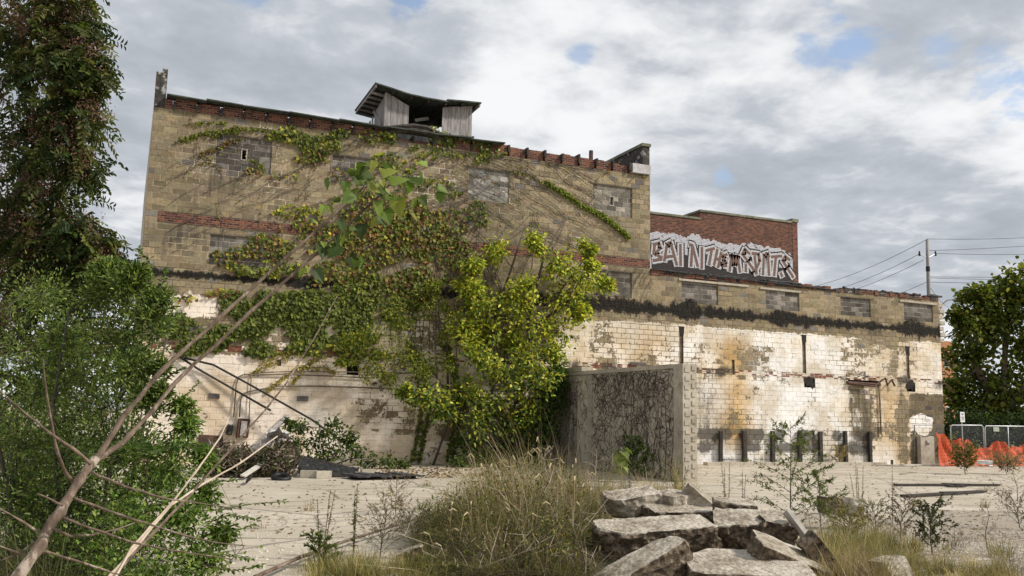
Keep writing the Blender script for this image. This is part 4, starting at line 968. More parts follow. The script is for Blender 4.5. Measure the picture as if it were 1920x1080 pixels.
# shrub by the debris heap
Sb = [BY(px, py, pr, D-2.0-.4*rng.random()) for px, py, pr in [(600, 810, 22), (625, 800, 20), (585, 830, 24), (640, 830, 26), (600, 850, 24), (660, 850, 18), (560, 800, 12), (555, 832, 14), (655, 822, 14), (540, 795, 8), (625, 858, 20), (690, 868, 18), (725, 870, 16), (755, 872, 12)]]
sb0 = at_y(610, 885, D-2.0); sb0[2] = 0
plant('vine_shrub', 'dark green shrub behind the collapsed shingle roof', 'shrub', sb0, [[sb0, sb0+np.array((.1, 0, .6)), sb0+np.array((.0, 0, 1.2))], [sb0, sb0+np.array((.8, 0, .3)), sb0+np.array((1.5, 0, .35))]], Sb, 130, .13, .075, [(.045, .075, .015), (.07, .11, .02), (.03, .05, .012), (.12, .15, .03)], r0=.03, twigs=7, spread=.9, hang=.4, bark=VINESTEM)

# ------------------------------------------------------------------ climbing vine on the wall
iv = empty('climbing_vine', (8, D, 0), 'climbing vine with green, yellow and reddish leaves spread over the upper half of the wall', 'vine')
lv = Leaves()
IG = [(.105, .135, .024), (.145, .175, .03), (.065, .09, .018), (.185, .205, .036)]
IY = [(.30, .30, .04), (.22, .25, .035), (.36, .32, .045), (.14, .17, .026)]
IR = [(.24, .10, .045), (.17, .08, .035), (.28, .17, .05), (.15, .14, .03), (.11, .065, .03)]
def ivy(cx, cy, rx, ry, dens, cols, rot=0.0, size=.13, thick=.22, edge=.35):
    """leaves over a rotated ellipse of wall, thinned by noise so that the wall shows through"""
    n = int(math.pi*rx*ry*dens/(9.0 if cols[:1] == IG[:1] else 12.0)); th = rng.uniform(0, 2*math.pi, n); rr = np.sqrt(rng.random(n))
    u = rr*np.cos(th)*rx; v = rr*np.sin(th)*ry; c, s_ = math.cos(rot), math.sin(rot)
    px, py = cx+u*c-v*s_, cy+u*s_+v*c; P = []
    for a, b, q in zip(px, py, rr):
        p = at_y(a, b, D)
        nz_ = mnoise.fractal(Vector((p[0]*1.2, p[2]*1.5, 3.3)), .8, 2.2, 4)
        if nz_*.75+.25 < (q-.6)*1.3 or nz_ < -.42-.25*dens: continue
        P.append((p[0], D-.03-thick*rng.random()**1.5*max(.15, 1-q), p[2]))
    if not P: return
    P = np.array(P); m = len(P)
    ax = unit(np.array([0, -.35, -1.0])+rng.normal(size=(m, 3))*np.array((.6, .25, .45))); nm = unit(np.array([0, -1.0, .45])+rng.normal(size=(m, 3))*.38)
    lv.add(P, ax, nm, size*rng.uniform(.6, 1.25, m), size*.95*rng.uniform(.6, 1.15, m), pick(cols+(IG if len(cols) > 4 else []), m, .22), fold=.12)
ivy(545, 575, 140, 40, 1.2, IG, .0); ivy(430, 625, 120, 28, 1.15, IG, -.35); ivy(620, 600, 110, 62, 1.15, IG); ivy(700, 560, 120, 55, 1.0, IG+IY[:1]); ivy(480, 610, 80, 26, 1.1, IG, -.1)
ivy(335, 610, 40, 26, .7, IG); ivy(480, 655, 50, 16, .9, IG); ivy(600, 650, 80, 24, 1.1, IG+IY); ivy(680, 665, 60, 20, 1.0, IY+IG); ivy(350, 560, 30, 10, .5, IY+IR)
ivy(420, 548, 60, 8, .6, IY+IR); ivy(470, 505, 60, 14, .9, IG+IY, .1); ivy(545, 505, 60, 22, 1.0, IY+IG)
ivy(520, 465, 70, 34, .85, IY+IR+IG); ivy(600, 440, 90, 45, .75, IY+IR+IG); ivy(700, 460, 110, 55, .85, IY+IR); ivy(780, 430, 90, 55, .75, IR+IY+IG); ivy(820, 500, 70, 60, .75, IR+IG); ivy(720, 390, 110, 40, .6, IY+IR+IG); ivy(640, 510, 100, 40, .9, IY+IG+IR[:2]); ivy(760, 530, 90, 46, .85, IG+IR); ivy(850, 420, 50, 40, .5, IR+IY+IG); ivy(860, 480, 40, 60, .5, IG+IR)
ivy(440, 480, 50, 22, .45, IY+IR); ivy(560, 395, 60, 14, .5, IY); ivy(530, 250, 50, 20, .7, IG+IY, .15); ivy(610, 270, 55, 30, .8, IG+IY); ivy(640, 250, 30, 14, .7, IG); ivy(580, 295, 40, 14, .7, IY+IR+IG)
ivy(800, 285, 40, 18, .55, IY+IG); ivy(700, 255, 40, 14, .4, IG+IY); ivy(855, 262, 40, 12, .7, IG+IY); ivy(880, 295, 40, 14, .55, IG+IY); ivy(740, 310, 60, 30, .4, IG+IY); ivy(930, 285, 24, 8, .5, IG+IY); ivy(660, 330, 60, 20, .3, IY+IR); ivy(475, 320, 30, 10, .5, IR+IY); ivy(540, 330, 40, 8, .4, IR+IY); ivy(900, 405, 30, 30, .4, IG); ivy(800, 340, 60, 14, .35, IG+IY); ivy(840, 360, 26, 10, .4, IY+IG)
ivy(728, 255, 20, 16, .7, IG+IY); ivy(812, 250, 16, 16, .8, IG+IY); ivy(838, 255, 20, 18, .8, IG); ivy(905, 275, 26, 12, .6, IG)
stems = MB()
def runner(pts, r, leafd=0, cols=IG, size=.09, e=.03):
    P = [at_y(a, b, D-e-random.uniform(0, .02)) for a, b in pts]; Q_ = []
    for a, b in zip(P, P[1:]):
        for t in (0, .33, .66): Q_.append(a+(b-a)*t+np.array((random.uniform(-.02, .02), 0, random.uniform(-.02, .02))))
    Q_.append(P[-1]); stems.tube(Q_, np.linspace(r, r*.5, len(Q_)), 5, cap=False)
    if leafd:
        L = sum(np.linalg.norm(b-a) for a, b in zip(P, P[1:])); n = int(L*leafd); t = rng.random(n)*(len(P)-1); i = t.astype(int); f = (t-i)[:, None]; PA = np.array(P)
        X_ = PA[i]*(1-f)+PA[i+1]*f+rng.normal(size=(n, 3))*np.array((.04, .02, .04)); X_[:, 1] = np.minimum(X_[:, 1], D-.03)
        lv.add(X_, np.array([0, -.3, -1.0])+rng.normal(size=(n, 3))*.6, np.array([0, -1, .4])+rng.normal(size=(n, 3))*.35, size*rng.uniform(.6, 1.2, n), size*.9, pick(cols, n, .25), fold=.12)
GY = [(.14, .16, .02), (.18, .19, .025), (.11, .13, .02)]
runner([(352, 233), (385, 228), (425, 230)], .012, 50, GY, .08); runner([(335, 264), (370, 252), (415, 245), (450, 247)], .014, 90, GY, .09); runner([(378, 288), (410, 275), (428, 266), (460, 258)], .013, 70, GY+IR, .08); runner([(378, 288), (395, 305), (420, 316)], .011, 40, IR+GY, .07); runner([(400, 255), (440, 240), (500, 242), (560, 262)], .014, 80, GY, .09); runner([(465, 300), (485, 305), (498, 320)], .012, 70, GY, .08)
runner([(1025, 340), (1060, 365), (1100, 390), (1140, 412), (1165, 432), (1180, 446)], .03, 190, [(.16, .20, .02), (.21, .24, .03), (.12, .16, .018)], .10); runner([(1050, 352), (1090, 385), (1130, 400), (1170, 437)], .022, 130, [(.16, .20, .02), (.21, .24, .03)], .09); runner([(960, 318), (1000, 332), (1050, 360)], .012, 25, GY, .08)
for pts in ([(590, 655), (540, 668), (500, 685), (470, 700)], [(610, 668), (560, 690), (520, 715), (500, 735)], [(600, 660), (570, 695), (545, 720)], [(570, 650), (530, 660), (490, 680)], [(560, 690), (610, 688), (630, 700)]): runner(pts, .014, 60, [(.30, .25, .05), (.22, .20, .04), (.36, .30, .07)], .07)
for q in range(230):
    if q < 130: x, y = random.uniform(300, 860), random.uniform(270, 500); sx_, sy_ = 1, -.5
    else: x, y = random.uniform(880, 1180), random.uniform(300, 470); sx_, sy_ = -1, -.62
    if q % 9 == 0: sx_, sy_ = random.uniform(-.4, .4), -1
    L = random.uniform(40, 130); pts = [(x, y)]
    for s_ in range(4): pts.append((pts[-1][0]+sx_*L/4+random.uniform(-6, 6), pts[-1][1]+sy_*L/4*random.uniform(.3, 1.5)))
    pts = [(min(1205, max(290, a)), max(215 if a < 600 else 250+(a-600)*.13, b)) for a, b in pts]
    runner(pts, random.uniform(.005, .011), 3 if q % 3 == 0 else 0, IY+IR, .08)
for q in range(30):
    x = random.uniform(1130, 1210); y = random.uniform(520, 550); runner([(x+18, y-22), (x+8, y-6), (x, y+12), (x-4, y+25)], .006)
for px in (772, 785, 838, 848): runner([(px, 868), (px+6, 835), (px+14, 800), (px+22, 760), (px+10, 700), (px-10, 640)], .03, 60, IG, .11, .06)
for i in range(36):
    x = random.uniform(640, 960); runner([(x, random.uniform(640, 720)), (x+random.uniform(-20, 20), 560), (x+random.uniform(-40, 40), 480), (x+random.uniform(-70, 70), 400)], .012)
stems.build('vine_stems', VINESTEM, iv); lv.build('vine_leaves', LEAF, iv)
# ------------------------------------------------------------------ near shrubs on the left
HB = []
for px, py, pr, d in [(240, 540, 40, 8.3), (190, 560, 50, 8.5), (280, 600, 44, 8.1), (215, 640, 70, 8.3), (120, 640, 60, 8.8), (150, 700, 80, 8.6), (250, 690, 50, 8.0), (80, 740, 70, 8.8), (190, 770, 80, 8.3), (275, 750, 36, 7.9), (40, 830, 80, 8.7), (120, 850, 80, 8.4), (230, 840, 70, 8.0), (300, 690, 14, 8.0), (255, 515, 22, 8.3), (305, 735, 14, 7.9), (200, 510, 24, 8.5), (300, 560, 20, 8.1), (20, 930, 80, 8.4), (100, 940, 80, 8.1), (20, 1040, 90, 7.8), (120, 1040, 80, 7.6), (200, 930, 70, 8.6), (260, 990, 60, 8.4), (150, 1010, 80, 8.2), (290, 900, 40, 8.6), (60, 940, 90, 8.9)]: HB.append(B(px, py, pr, d))
h0 = at_d(170, 900, 8.3); h0[2] = 0
HC = [(.10, .15, .04), (.14, .195, .05), (.065, .10, .028), (.19, .26, .065), (.115, .155, .05), (.045, .07, .02), (.25, .29, .08)]
for px, py, pr, d in [(30, 640, 90, 10.5), (30, 780, 100, 10.2), (120, 780, 90, 10), (20, 900, 110, 9.6), (140, 900, 90, 9.4), (230, 720, 60, 9.2), (250, 850, 60, 9), (70, 560, 60, 10.5), (60, 1000, 100, 8.6)]: HB.append(B(px, py, pr, d))
plant('honeysuckle_bush', 'large fine leaved green bush in front of the tall tree', 'bush', h0, [[h0+np.array((a, b, 0)), h0+np.array((a*1.3, b, .9)), h0+np.array((a*1.8, b, 1.8)), h0+np.array((a*2.0+.1, b, 2.6))] for a, b in ((-.5, .2), (-.2, 0), (.1, -.1), (.25, .2))], HB, 1150, .052, .018, HC, r0=.025, twigs=18, spread=.62, hang=-.35, bark=VINESTEM, jit=.25)
LB = []
for px, py, pr, d in [(330, 880, 40, 7.6), (385, 925, 20, 7.8), (350, 965, 36, 7.4), (415, 1000, 18, 7.4), (280, 930, 60, 7.5), (300, 1020, 70, 7.2), (385, 1060, 34, 7.2), (220, 990, 60, 7.2), (200, 1080, 80, 6.9), (320, 1090, 70, 6.9), (380, 850, 12, 7.8), (350, 800, 16, 7.9), (340, 760, 14, 8.0)]: LB.append(B(px, py, pr, d))
l0 = at_d(300, 1000, 7.4); l0[2] = 0
plant('low_shrub', 'low leafy shrub spilling over the yard, below the fine leaved bush', 'bush', l0, [[l0+np.array((a, b, 0)), l0+np.array((a*1.5, b, .3)), l0+np.array((a*2.4, b*1.5, .55))] for a, b in ((-.3, .1), (.0, -.1), (.25, 0), (.3, .3))], LB, 560, .052, .022, [(.09, .15, .03), (.13, .20, .042), (.06, .10, .022), (.18, .26, .055), (.23, .28, .07)], r0=.012, twigs=12, spread=1.05, hang=.05, bark=VINESTEM)
# arching sprays with paired leaves
def spray(lv, mb, pts, n, L, W_, cols, r=.006):
    P = [np.array(p) for p in pts]; mb.tube(P, np.linspace(r, r*.3, len(P)), 5, cap=False)
    t = np.linspace(.1, .999, n)*(len(P)-1); i = t.astype(int); f = (t-i)[:, None]; PA = np.array(P); X_ = PA[i]*(1-f)+PA[i+1]*f; T = unit(PA[i+1]-PA[i])
    sd = unit(np.cross(T, UP+rng.normal(size=(n, 3))*.25))
    for s_ in (-1, 1): lv.add(X_, sd*s_+T*.55+rng.normal(size=(n, 3))*.2, UP+rng.normal(size=(n, 3))*.4, L*rng.uniform(.7, 1.15, n), W_, pick(cols, n, .2))
lv = Leaves(); SPR = []
SC = [(.07, .11, .022), (.10, .16, .03), (.05, .08, .018), (.14, .20, .04)]
for pts, d in (([(315, 790), (330, 760), (350, 740), (372, 718)], 8), ([(300, 840), (330, 810), (345, 775), (360, 755)], 8), ([(350, 960), (420, 955), (470, 945), (530, 940)], 7.6), ([(330, 930), (400, 905), (440, 900)], 7.6), ([(360, 1010), (420, 1000), (475, 985)], 7.3), ([(350, 1050), (420, 1040), (470, 1048)], 7.2), ([(265, 545), (285, 520), (275, 485), (262, 470)], 8.2), ([(240, 560), (255, 510), (262, 465)], 8.3), ([(285, 600), (310, 580), (330, 575)], 8), ([(200, 540), (215, 505), (235, 490)], 8.4), ([(290, 560), (305, 530), (312, 505)], 8.1), ([(100, 660), (90, 600), (85, 540)], 8.6), ([(300, 720), (325, 700), (345, 690)], 8), ([(390, 980), (430, 965), (480, 975)], 7.4), ([(380, 1060), (440, 1070), (490, 1060)], 7.1)):
    mb = MB(); SPR.append(mb); spray(lv, mb, [at_d(a, b, d) for a, b in pts], 16, .055, .026, SC)
sr = empty('arching_shoots', tuple(l0), 'long arching shoots with paired leaves sticking out of the near bushes', 'shrub'); [mb.build('shoot', TWIG, sr) for mb in SPR]; lv.build('shoot_leaves', LEAF, sr)
# seedling with long feathery leaves
lv = Leaves(); mb = MB(); c0 = at_d(275, 930, 7.5); top = at_d(275, 868, 7.5); mb.tube([(c0[0], c0[1], 0), c0, top], [.012, .01, .007], 6)
for q in range(9):
    a = q*2.4; dr = np.array((math.cos(a), math.sin(a), .35)); L = .42
    pts = [top, top+dr*L*.35+UP*.06, top+dr*L*.7+UP*.05, top+dr*L-UP*.03]
    spray(lv, mb, pts, 14, .085, .026, [(.05, .09, .018), (.07, .115, .022)], .004)
fs = empty('feathery_seedling', (c0[0], c0[1], 0), 'seedling with long feathery leaves in front of the fine leaved bush', 'plant'); mb.build('stem', TWIG, fs); lv.build('leaves', LEAF, fs)
# ------------------------------------------------------------------ leaning bare sapling and its neighbours
def rough(pts, rs, mb, sides=8, kn=.10, sub=4):
    """a bark covered limb with slight kinks and swollen nodes"""
    pts = [np.array(p) for p in pts]; n = len(pts); P = []; R_ = []
    for j in range(n-1):
        for q in range(sub):
            t = q/sub; r = rs[j]*(1-t)+rs[j+1]*t; P.append(pts[j]*(1-t)+pts[j+1]*t+(rng.normal(size=3)*r*.16 if (j or q) else 0)); R_.append(r*(1+rng.uniform(-kn, kn)+(.22 if q == 0 and j else 0)))
    P.append(pts[-1]); R_.append(rs[-1]); mb.tube(P, R_, sides)
def line(pts): return [at_d(a, b, d) for a, b, d in pts]
sap = empty('leaning_sapling', tuple(at_d(-60, 1250, 3.3)*np.array((1, 1, 0))), 'leaning bare brown sapling in front, forked, with big leaves at its tip', 'sapling')
o = MB(); g0 = at_d(-60, 1250, 3.3); gb0 = np.array((g0[0]-.02, g0[1]-.1, 0))
rough([gb0, g0, *line([(30, 1095, 3.4), (75, 1020, 3.5), (110, 962, 3.6), (150, 898, 3.7), (180, 860, 3.8)])], [.03, .027, .024, .021, .02, .018, .017], o, 10)
sm = o.build('main_stem', TWIG, sap, True)
for pts, r in (([(180, 862, 3.8), (225, 790, 3.9), (300, 697, 4.0), (420, 588, 4.2), (540, 480, 4.4), (650, 380, 4.6), (690, 345, 4.65)], .0125), ([(178, 866, 3.8), (235, 825, 3.9), (285, 772, 4.0), (330, 715, 4.1), (470, 585, 4.3), (600, 470, 4.5), (700, 378, 4.7), (745, 332, 4.75)], .0115)):
    o = MB(); P = line(pts); rough(P, np.linspace(r, r*.42, len(P)), o); o.build('fork', TWIG, sap, True)
TW = [[(0, 733), (50, 777), (100, 817), (140, 843), (170, 870)], [(80, 673), (85, 720), (93, 777), (107, 847), (123, 887), (145, 912)], [(-10, 948), (40, 977), (80, 1003)], [(-10, 1020), (55, 1045)], [(170, 885), (233, 912), (310, 935), (350, 940), (453, 955)], [(137, 933), (200, 957), (260, 977), (333, 1000), (400, 1017), (460, 1023)], [(117, 970), (187, 997), (250, 1017), (320, 1032), (433, 1048)], [(97, 990), (133, 1005), (173, 1003), (220, 992), (253, 980)], [(75, 1032), (133, 1048), (200, 1070), (240, 1084)], [(70, 925), (118, 948)], [(0, 1052), (40, 1035), (75, 1010)]]
for i, pts in enumerate(TW):
    o = MB(); rev = i in (0, 1, 2, 3, 9, 10); P = line([(a, b, 3.5+.05*j) for j, (a, b) in enumerate(pts)])
    if rev: P = P[::-1]
    rough(P, np.linspace(.0078 if i in (0, 1) else .0062, .0022, len(P)), o, 6); o.build('side_twig', TWIG, sap, True)
def big_leaf(mb, base, ax, nm, L, col):
    ax = ax/np.linalg.norm(ax); nm = nm-ax*nm.dot(ax); nm /= np.linalg.norm(nm); b = np.cross(ax, nm)
    out = [(0, 0), (.10, .22), (.02, .36), (.20, .50), (.36, .34), (.44, .42), (.62, .32), (.72, .20), (1.0, 0)]
    for s_ in (-1, 1):
        mid = [base+ax*L*u-nm*L*.12*u*u for u, v in out]; ed = [base+ax*L*u+b*s_*v*L*.9+nm*(v*.22-u*u*.12)*L for u, v in out]
        for j in range(len(out)-1):
            q = [mid[j], mid[j+1], ed[j+1], ed[j]] if s_ > 0 else [mid[j], ed[j], ed[j+1], mid[j+1]]
            mb.poly(q, col=col)
tips_ = []
o = MB()
for px, py, d, L in [(690, 318, 4.65, .13), (715, 330, 4.6, .12), (735, 310, 4.8, .12), (725, 360, 4.7, .14), (745, 372, 4.7, .13), (670, 330, 4.6, .12), (660, 360, 4.5, .11), (690, 350, 4.6, .12), (765, 340, 4.8, .13), (790, 345, 4.8, .11), (820, 352, 4.85, .10), (720, 392, 4.7, .12), (628, 440, 4.5, .12), (600, 458, 4.5, .11), (640, 462, 4.5, .12), (636, 412, 4.5, .10), (615, 385, 4.45, .08), (700, 300, 4.6, .09), (680, 420, 4.6, .12), (740, 395, 4.8, .11), (705, 375, 4.6, .13), (590, 505, 4.4, .10), (655, 480, 4.5, .10), (775, 372, 4.8, .09), (650, 340, 4.5, .09), (730, 345, 4.6, .12)]:
    tips_.append((px, py, d))
    hang_ = py > 400; ax = np.array((rng.normal()*.5+.2, rng.normal()*.4, -1.0 if hang_ else rng.normal()*.45-.35)); nm = np.array((rng.normal()*.5, -.8, .7))
    big_leaf(o, at_d(px, py, d), ax, nm, L*rng.uniform(.7, .95), tuple(pick([(.035, .055, .015)] if hang_ else [(.09, .14, .025), (.14, .19, .035), (.07, .11, .02), (.22, .24, .05)], 1, .2)[0]))
for px, py, d in tips_*2:
    ax = np.array((rng.normal()*.6, rng.normal()*.5, rng.normal()*.5-.5)); big_leaf(o, at_d(px+rng.normal()*16, py+rng.normal()*14, d+rng.normal()*.08), ax, np.array((rng.normal()*.5, -.8, .7)), rng.uniform(.04, .075), tuple(pick([(.09, .14, .025), (.15, .20, .035), (.06, .09, .02), (.24, .25, .05)], 1, .2)[0]))
for a, b, d in ((690, 345, 4.65), (745, 332, 4.75)):
    q = at_d(a, b, d)
    for s_ in range(4): o.tube([q, q+rng.normal(size=3)*.05+np.array((.02, 0, .02))], .003, 4)
for v in range(len(o.v)): o.a['col'].setdefault(v, (.12, .12, .05))
o.build('tip_leaves', LEAF, sap)
def thin(label, pts, r, mat=PALETWIG, r2=.45):
    o = MB(); P = line(pts); rough(P, np.linspace(r, r*r2, len(P)), o, 7); tag(o.build('dead_shoot', mat, smooth=True), label, 'stem', 'thin dead shoots in front of the bushes'); return P
thin('pale curving stem ending over the debris heap', [(150, 1180, 3.6), (207, 1078, 3.8), (247, 1035, 3.9), (320, 947, 4.2), (383, 906, 4.4), (450, 869, 4.6), (520, 818, 4.9)], .0075)
thin('brown stem rising past the fuse box and the ivy', [(160, 1170, 3.7), (213, 1077, 3.9), (287, 1000, 4.1), (350, 935, 4.3), (427, 848, 4.5), (500, 766, 4.7), (537, 718, 4.8), (590, 632, 5.0), (632, 555, 5.2)], .0085, TWIG, .3)
thin('short pale stem crossing in front of the fuse box foot', [(190, 1130, 3.7), (247, 1028, 3.9), (320, 945, 4.1), (367, 885, 4.2), (413, 820, 4.4), (430, 782, 4.5)], .006)
def gl(pts, h): return [at_z(a, b, h) for a, b in pts]
o = MB(); P = gl([(478, 1082), (560, 1046), (640, 1017), (720, 992), (800, 967), (907, 932)], .10)
o.tube(P, [.024, .023, .021, .018, .016, .018], 8); o.tube(gl([(905, 932), (935, 926), (966, 918)], .16), [.05, .09, .07], 7); tag(o.build('fallen_branch', TWIG, smooth=True), 'long straight fallen branch lying across the yard toward the dry grass', 'branch')

# ------------------------------------------------------------------ rubble
def m_rubble():
    m, k = new_mat('broken_concrete'); o_ = k.n('ShaderNodeTexCoord').outputs['Object']; f = k.n('ShaderNodeAttribute', attribute_name='face').outputs['Fac']
    n1 = k.noise(o_, 3.2, 8.0, .72); n2 = k.noise(o_, 15.0, 7.0, .75); v = k.n('ShaderNodeTexVoronoi', {'Vector': o_, 'Scale': 17.0})
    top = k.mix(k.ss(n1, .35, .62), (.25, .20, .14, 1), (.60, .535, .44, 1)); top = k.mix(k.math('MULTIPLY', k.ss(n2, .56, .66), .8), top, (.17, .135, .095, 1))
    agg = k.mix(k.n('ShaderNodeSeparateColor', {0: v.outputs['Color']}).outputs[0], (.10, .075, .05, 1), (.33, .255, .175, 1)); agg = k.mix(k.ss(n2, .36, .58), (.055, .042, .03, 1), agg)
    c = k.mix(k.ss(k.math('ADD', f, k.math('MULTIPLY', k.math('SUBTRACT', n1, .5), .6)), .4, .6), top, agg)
    finish(k, c, .95, k.math('ADD', n2, k.math('MULTIPLY', v.outputs['Distance'], .8)), .8, .05); return m
M_RUB = m_rubble()
Rv = np.array((.921, -.39, 0)); Fv = np.array((.39, .921, 0)); Rv /= np.linalg.norm(Rv); Fv /= np.linalg.norm(Fv)
def slab(label, px, py, d, dims, roll=0, pitch=0, yaw=0, seed=0, taper=(0, 0), rough=.035, group='broken concrete rubble', cat='concrete chunk', name='concrete_slab', mat=None, clean=False, cham=None):
    """a broken slab; px/py is its centre, d metres away, turned about the view axes, angles in degrees"""
    import bmesh
    bm = bmesh.new(); bmesh.ops.create_cube(bm, size=1.0); lx, ly, lz = dims
    for v in bm.verts:
        tx = 1+taper[0]*(1 if v.co.x > 0 else -1); ty = 1+taper[1]*(1 if v.co.y > 0 else -1)
        v.co = Vector((v.co.x*lx*(ty), v.co.y*ly*(tx), v.co.z*lz*(1+.5*taper[0]*(1 if v.co.x > 0 else -1))))
    r_ = random.Random(seed)
    for q in range(5):
        a = r_.uniform(0, 2*math.pi); n_ = Vector((math.cos(a), math.sin(a), r_.uniform(-.5, .5))).normalized()
        ext = max(v.co.dot(n_) for v in bm.verts); co = n_*ext*r_.uniform(.74, .93)
        res = bmesh.ops.bisect_plane(bm, geom=bm.verts[:]+bm.edges[:]+bm.faces[:], plane_co=co, plane_no=n_, clear_outer=True)
        bmesh.ops.holes_fill(bm, edges=[e_ for e_ in bm.edges if e_.is_boundary])
    bmesh.ops.triangulate(bm, faces=bm.faces[:])
    for q in range(6):
        lim = max(.05, min(lx, ly)*.05)
        es = [e_ for e_ in bm.edges if e_.calc_length() > lim*1.6]
        if not es or len(bm.verts) > 9000: break
        bmesh.ops.subdivide_edges(bm, edges=es, cuts=1); bmesh.ops.triangulate(bm, faces=[f for f in bm.faces if len(f.verts) > 3])
    bm.normal_update(); face = {}
    topz = max(v.co.z for v in bm.verts)
    nv = {v: v.normal.copy() for v in bm.verts}
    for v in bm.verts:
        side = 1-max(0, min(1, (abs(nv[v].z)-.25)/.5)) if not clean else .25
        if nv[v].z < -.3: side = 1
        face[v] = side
        s_ = Vector((v.co.x*2.3+seed*3.1, v.co.y*2.3, v.co.z*2.3+seed)); h = .75*mnoise.fractal(s_, .8, 2.1, 4)+.5*mnoise.noise(s_*.7); h2 = mnoise.fractal(s_*5, .9, 2.1, 3)
        ridge = 1-abs(mnoise.noise(s_*2.6))
        v.co += nv[v]*((h*rough*1.3+h2*rough*.45-(ridge-.7)*rough*1.2)*(.35+1.2*side)*min(1.0, min(lx, lz*1.4)/.55))
    me = bpy.data.meshes.new(name); bm.verts.index_update(); vs = list(bm.verts); bm.to_mesh(me)
    at = me.attributes.new('face', 'FLOAT', 'POINT'); at.data.foreach_set('value', [face[v] for v in vs]); bm.free()
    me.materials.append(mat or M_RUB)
    o = bpy.data.objects.new(name, me); link(o)
    Rb = Matrix((Rv, Fv, UP)).transposed()
    Rm = Rb @ Matrix.Rotation(math.radians(roll), 3, 'Y') @ Matrix.Rotation(math.radians(-pitch), 3, 'X') @ Matrix.Rotation(math.radians(yaw), 3, 'Z')
    o.matrix_world = Matrix.Translation(Vector(at_d(px, py, d))) @ Rm.to_4x4()
    tag(o, label, cat, group); return o
slab('longest rubble slab, with a broken brown face, lying on the pile', 1236, 1006, 10.7, (1.44, .75, .34), -5, -8, 4, 3, rough=.05)
slab('slab abutting the longest one, with a lumpy brown underside', 1402, 996, 10.9, (.80, .7, .38), -6, -10, -10, 8, rough=.06)
slab('pointed slab with a smooth cut face at the front of the pile', 1205, 1078, 9.6, (1.05, .45, .36), -27, -12, 12, 12, (-.15, .0), rough=.03)
slab('low flat slab across the front of the pile', 1398, 1078, 9.5, (1.25, .9, .28), -1, -8, -6, 17, rough=.035)
slab('slab leaning down to the right of the flat one', 1475, 1056, 9.8, (.85, .5, .30), 24, -14, 8, 21, (.1, 0), rough=.04)
slab('long tan rounded chunk at the right end of the pile', 1542, 1048, 9.9, (.66, .24, .22), 50, -5, 20, 25, rough=.03)
slab('pale rounded boulder at the back left of the pile', 1185, 944, 12.6, (.72, .6, .30), -8, -8, 10, 30, rough=.06, clean=True)
slab('middle boulder at the back of the pile', 1262, 948, 12.5, (.42, .45, .34), 0, -6, 30, 33, rough=.06, clean=True)
slab('tilted pale slab at the back of the pile', 1314, 945, 12.4, (.60, .16, .26), 36, -18, -8, 37, rough=.035, clean=True)
slab('dark brown earthy chunk behind the longest slab', 1375, 958, 11.8, (.55, .4, .26), 6, -6, 0, 41, rough=.06)
slab('buried slab holding up the longest one', 1180, 1075, 10.6, (.9, .7, .3), 0, -6, 20, 45, rough=.05)
slab('buried slab under the middle of the pile', 1380, 1070, 10.6, (1.1, .8, .3), 3, -6, -15, 46, rough=.05)
slab('broken chunk filling the gap under the tilted slab', 1290, 972, 12.2, (1.1, .6, .3), 0, -6, 8, 48, rough=.05)
slab('small chunk between the leaning slab and the plank', 1455, 1000, 10.6, (.42, .4, .3), 10, -5, 0, 52, rough=.05)
slab('tan rock alone on the gravel, right of the pile', 1668, 1066, 9.8, (.30, .3, .22), -14, 0, 20, 55, rough=.03, cat='rock', clean=True)
slab('grey block among weeds behind the pile', 1557, 947, 15.5, (.34, .3, .30), 0, 0, 10, 58, rough=.03, cat='rock')
slab('white chunk beside the grey block behind the pile', 1598, 949, 15.5, (.38, .3, .26), 10, 0, -20, 59, rough=.03, cat='rock', clean=True)
slab('pale rock half hidden in weeds at the left of the dry grass', 772, 1048, 10.6, (.34, .3, .24), -20, 0, 10, 61, rough=.03, cat='rock')
slab('small pale stone at the foot of the white chunk', 1478, 1076, 13.2, (.2, .2, .14), 0, 0, 10, 63, rough=.02, cat='rock')
o = MB(); o.bar(at_d(1474, 958, 10.5), at_d(1524, 1024, 10.3), .05, .14, up=-Fv+UP*.6); tag(o.build('plank', WOODPALE), 'short grey plank leaning on the right side of the rubble pile', 'plank')
G3 = 'old boards lying in the yard'
for pts, w_, lab in (([(1695, 930), (1843, 921)], .22, 'lower of the long dark boards lying on the yard'), ([(1678, 909), (1872, 909)], .16, 'long dark board farther out on the yard'), ([(1775, 911), (1808, 911)], .2, 'short dark board touching the long one')):
    o = MB(); P = gl(pts, .04); o.bar(P[0], P[1], w_, .05); o.bar(P[0]*.55+P[1]*.45+np.array((0, 0, .035)), P[1], w_*.55, .03); tag(o.build('old_board', WOODDARK), lab, 'board', G3)
o = MB(); P = gl([(1690, 872), (1790, 871)], .05); o.bar(P[0], P[1], .2, .06); P = gl([(1640, 872), (1700, 874)], .03); o.bar(P[0], P[1], .12, .04); tag(o.build('old_board', WOODPALE), 'pale boards at the foot of the far corner', 'board', G3)
slab('white crumpled rag on the ground below the orange netting', 1846, 867, 34, (.5, .4, .14), 0, 0, 0, 70, rough=.05, cat='rag', name='rag', mat=WHITE, group=None)

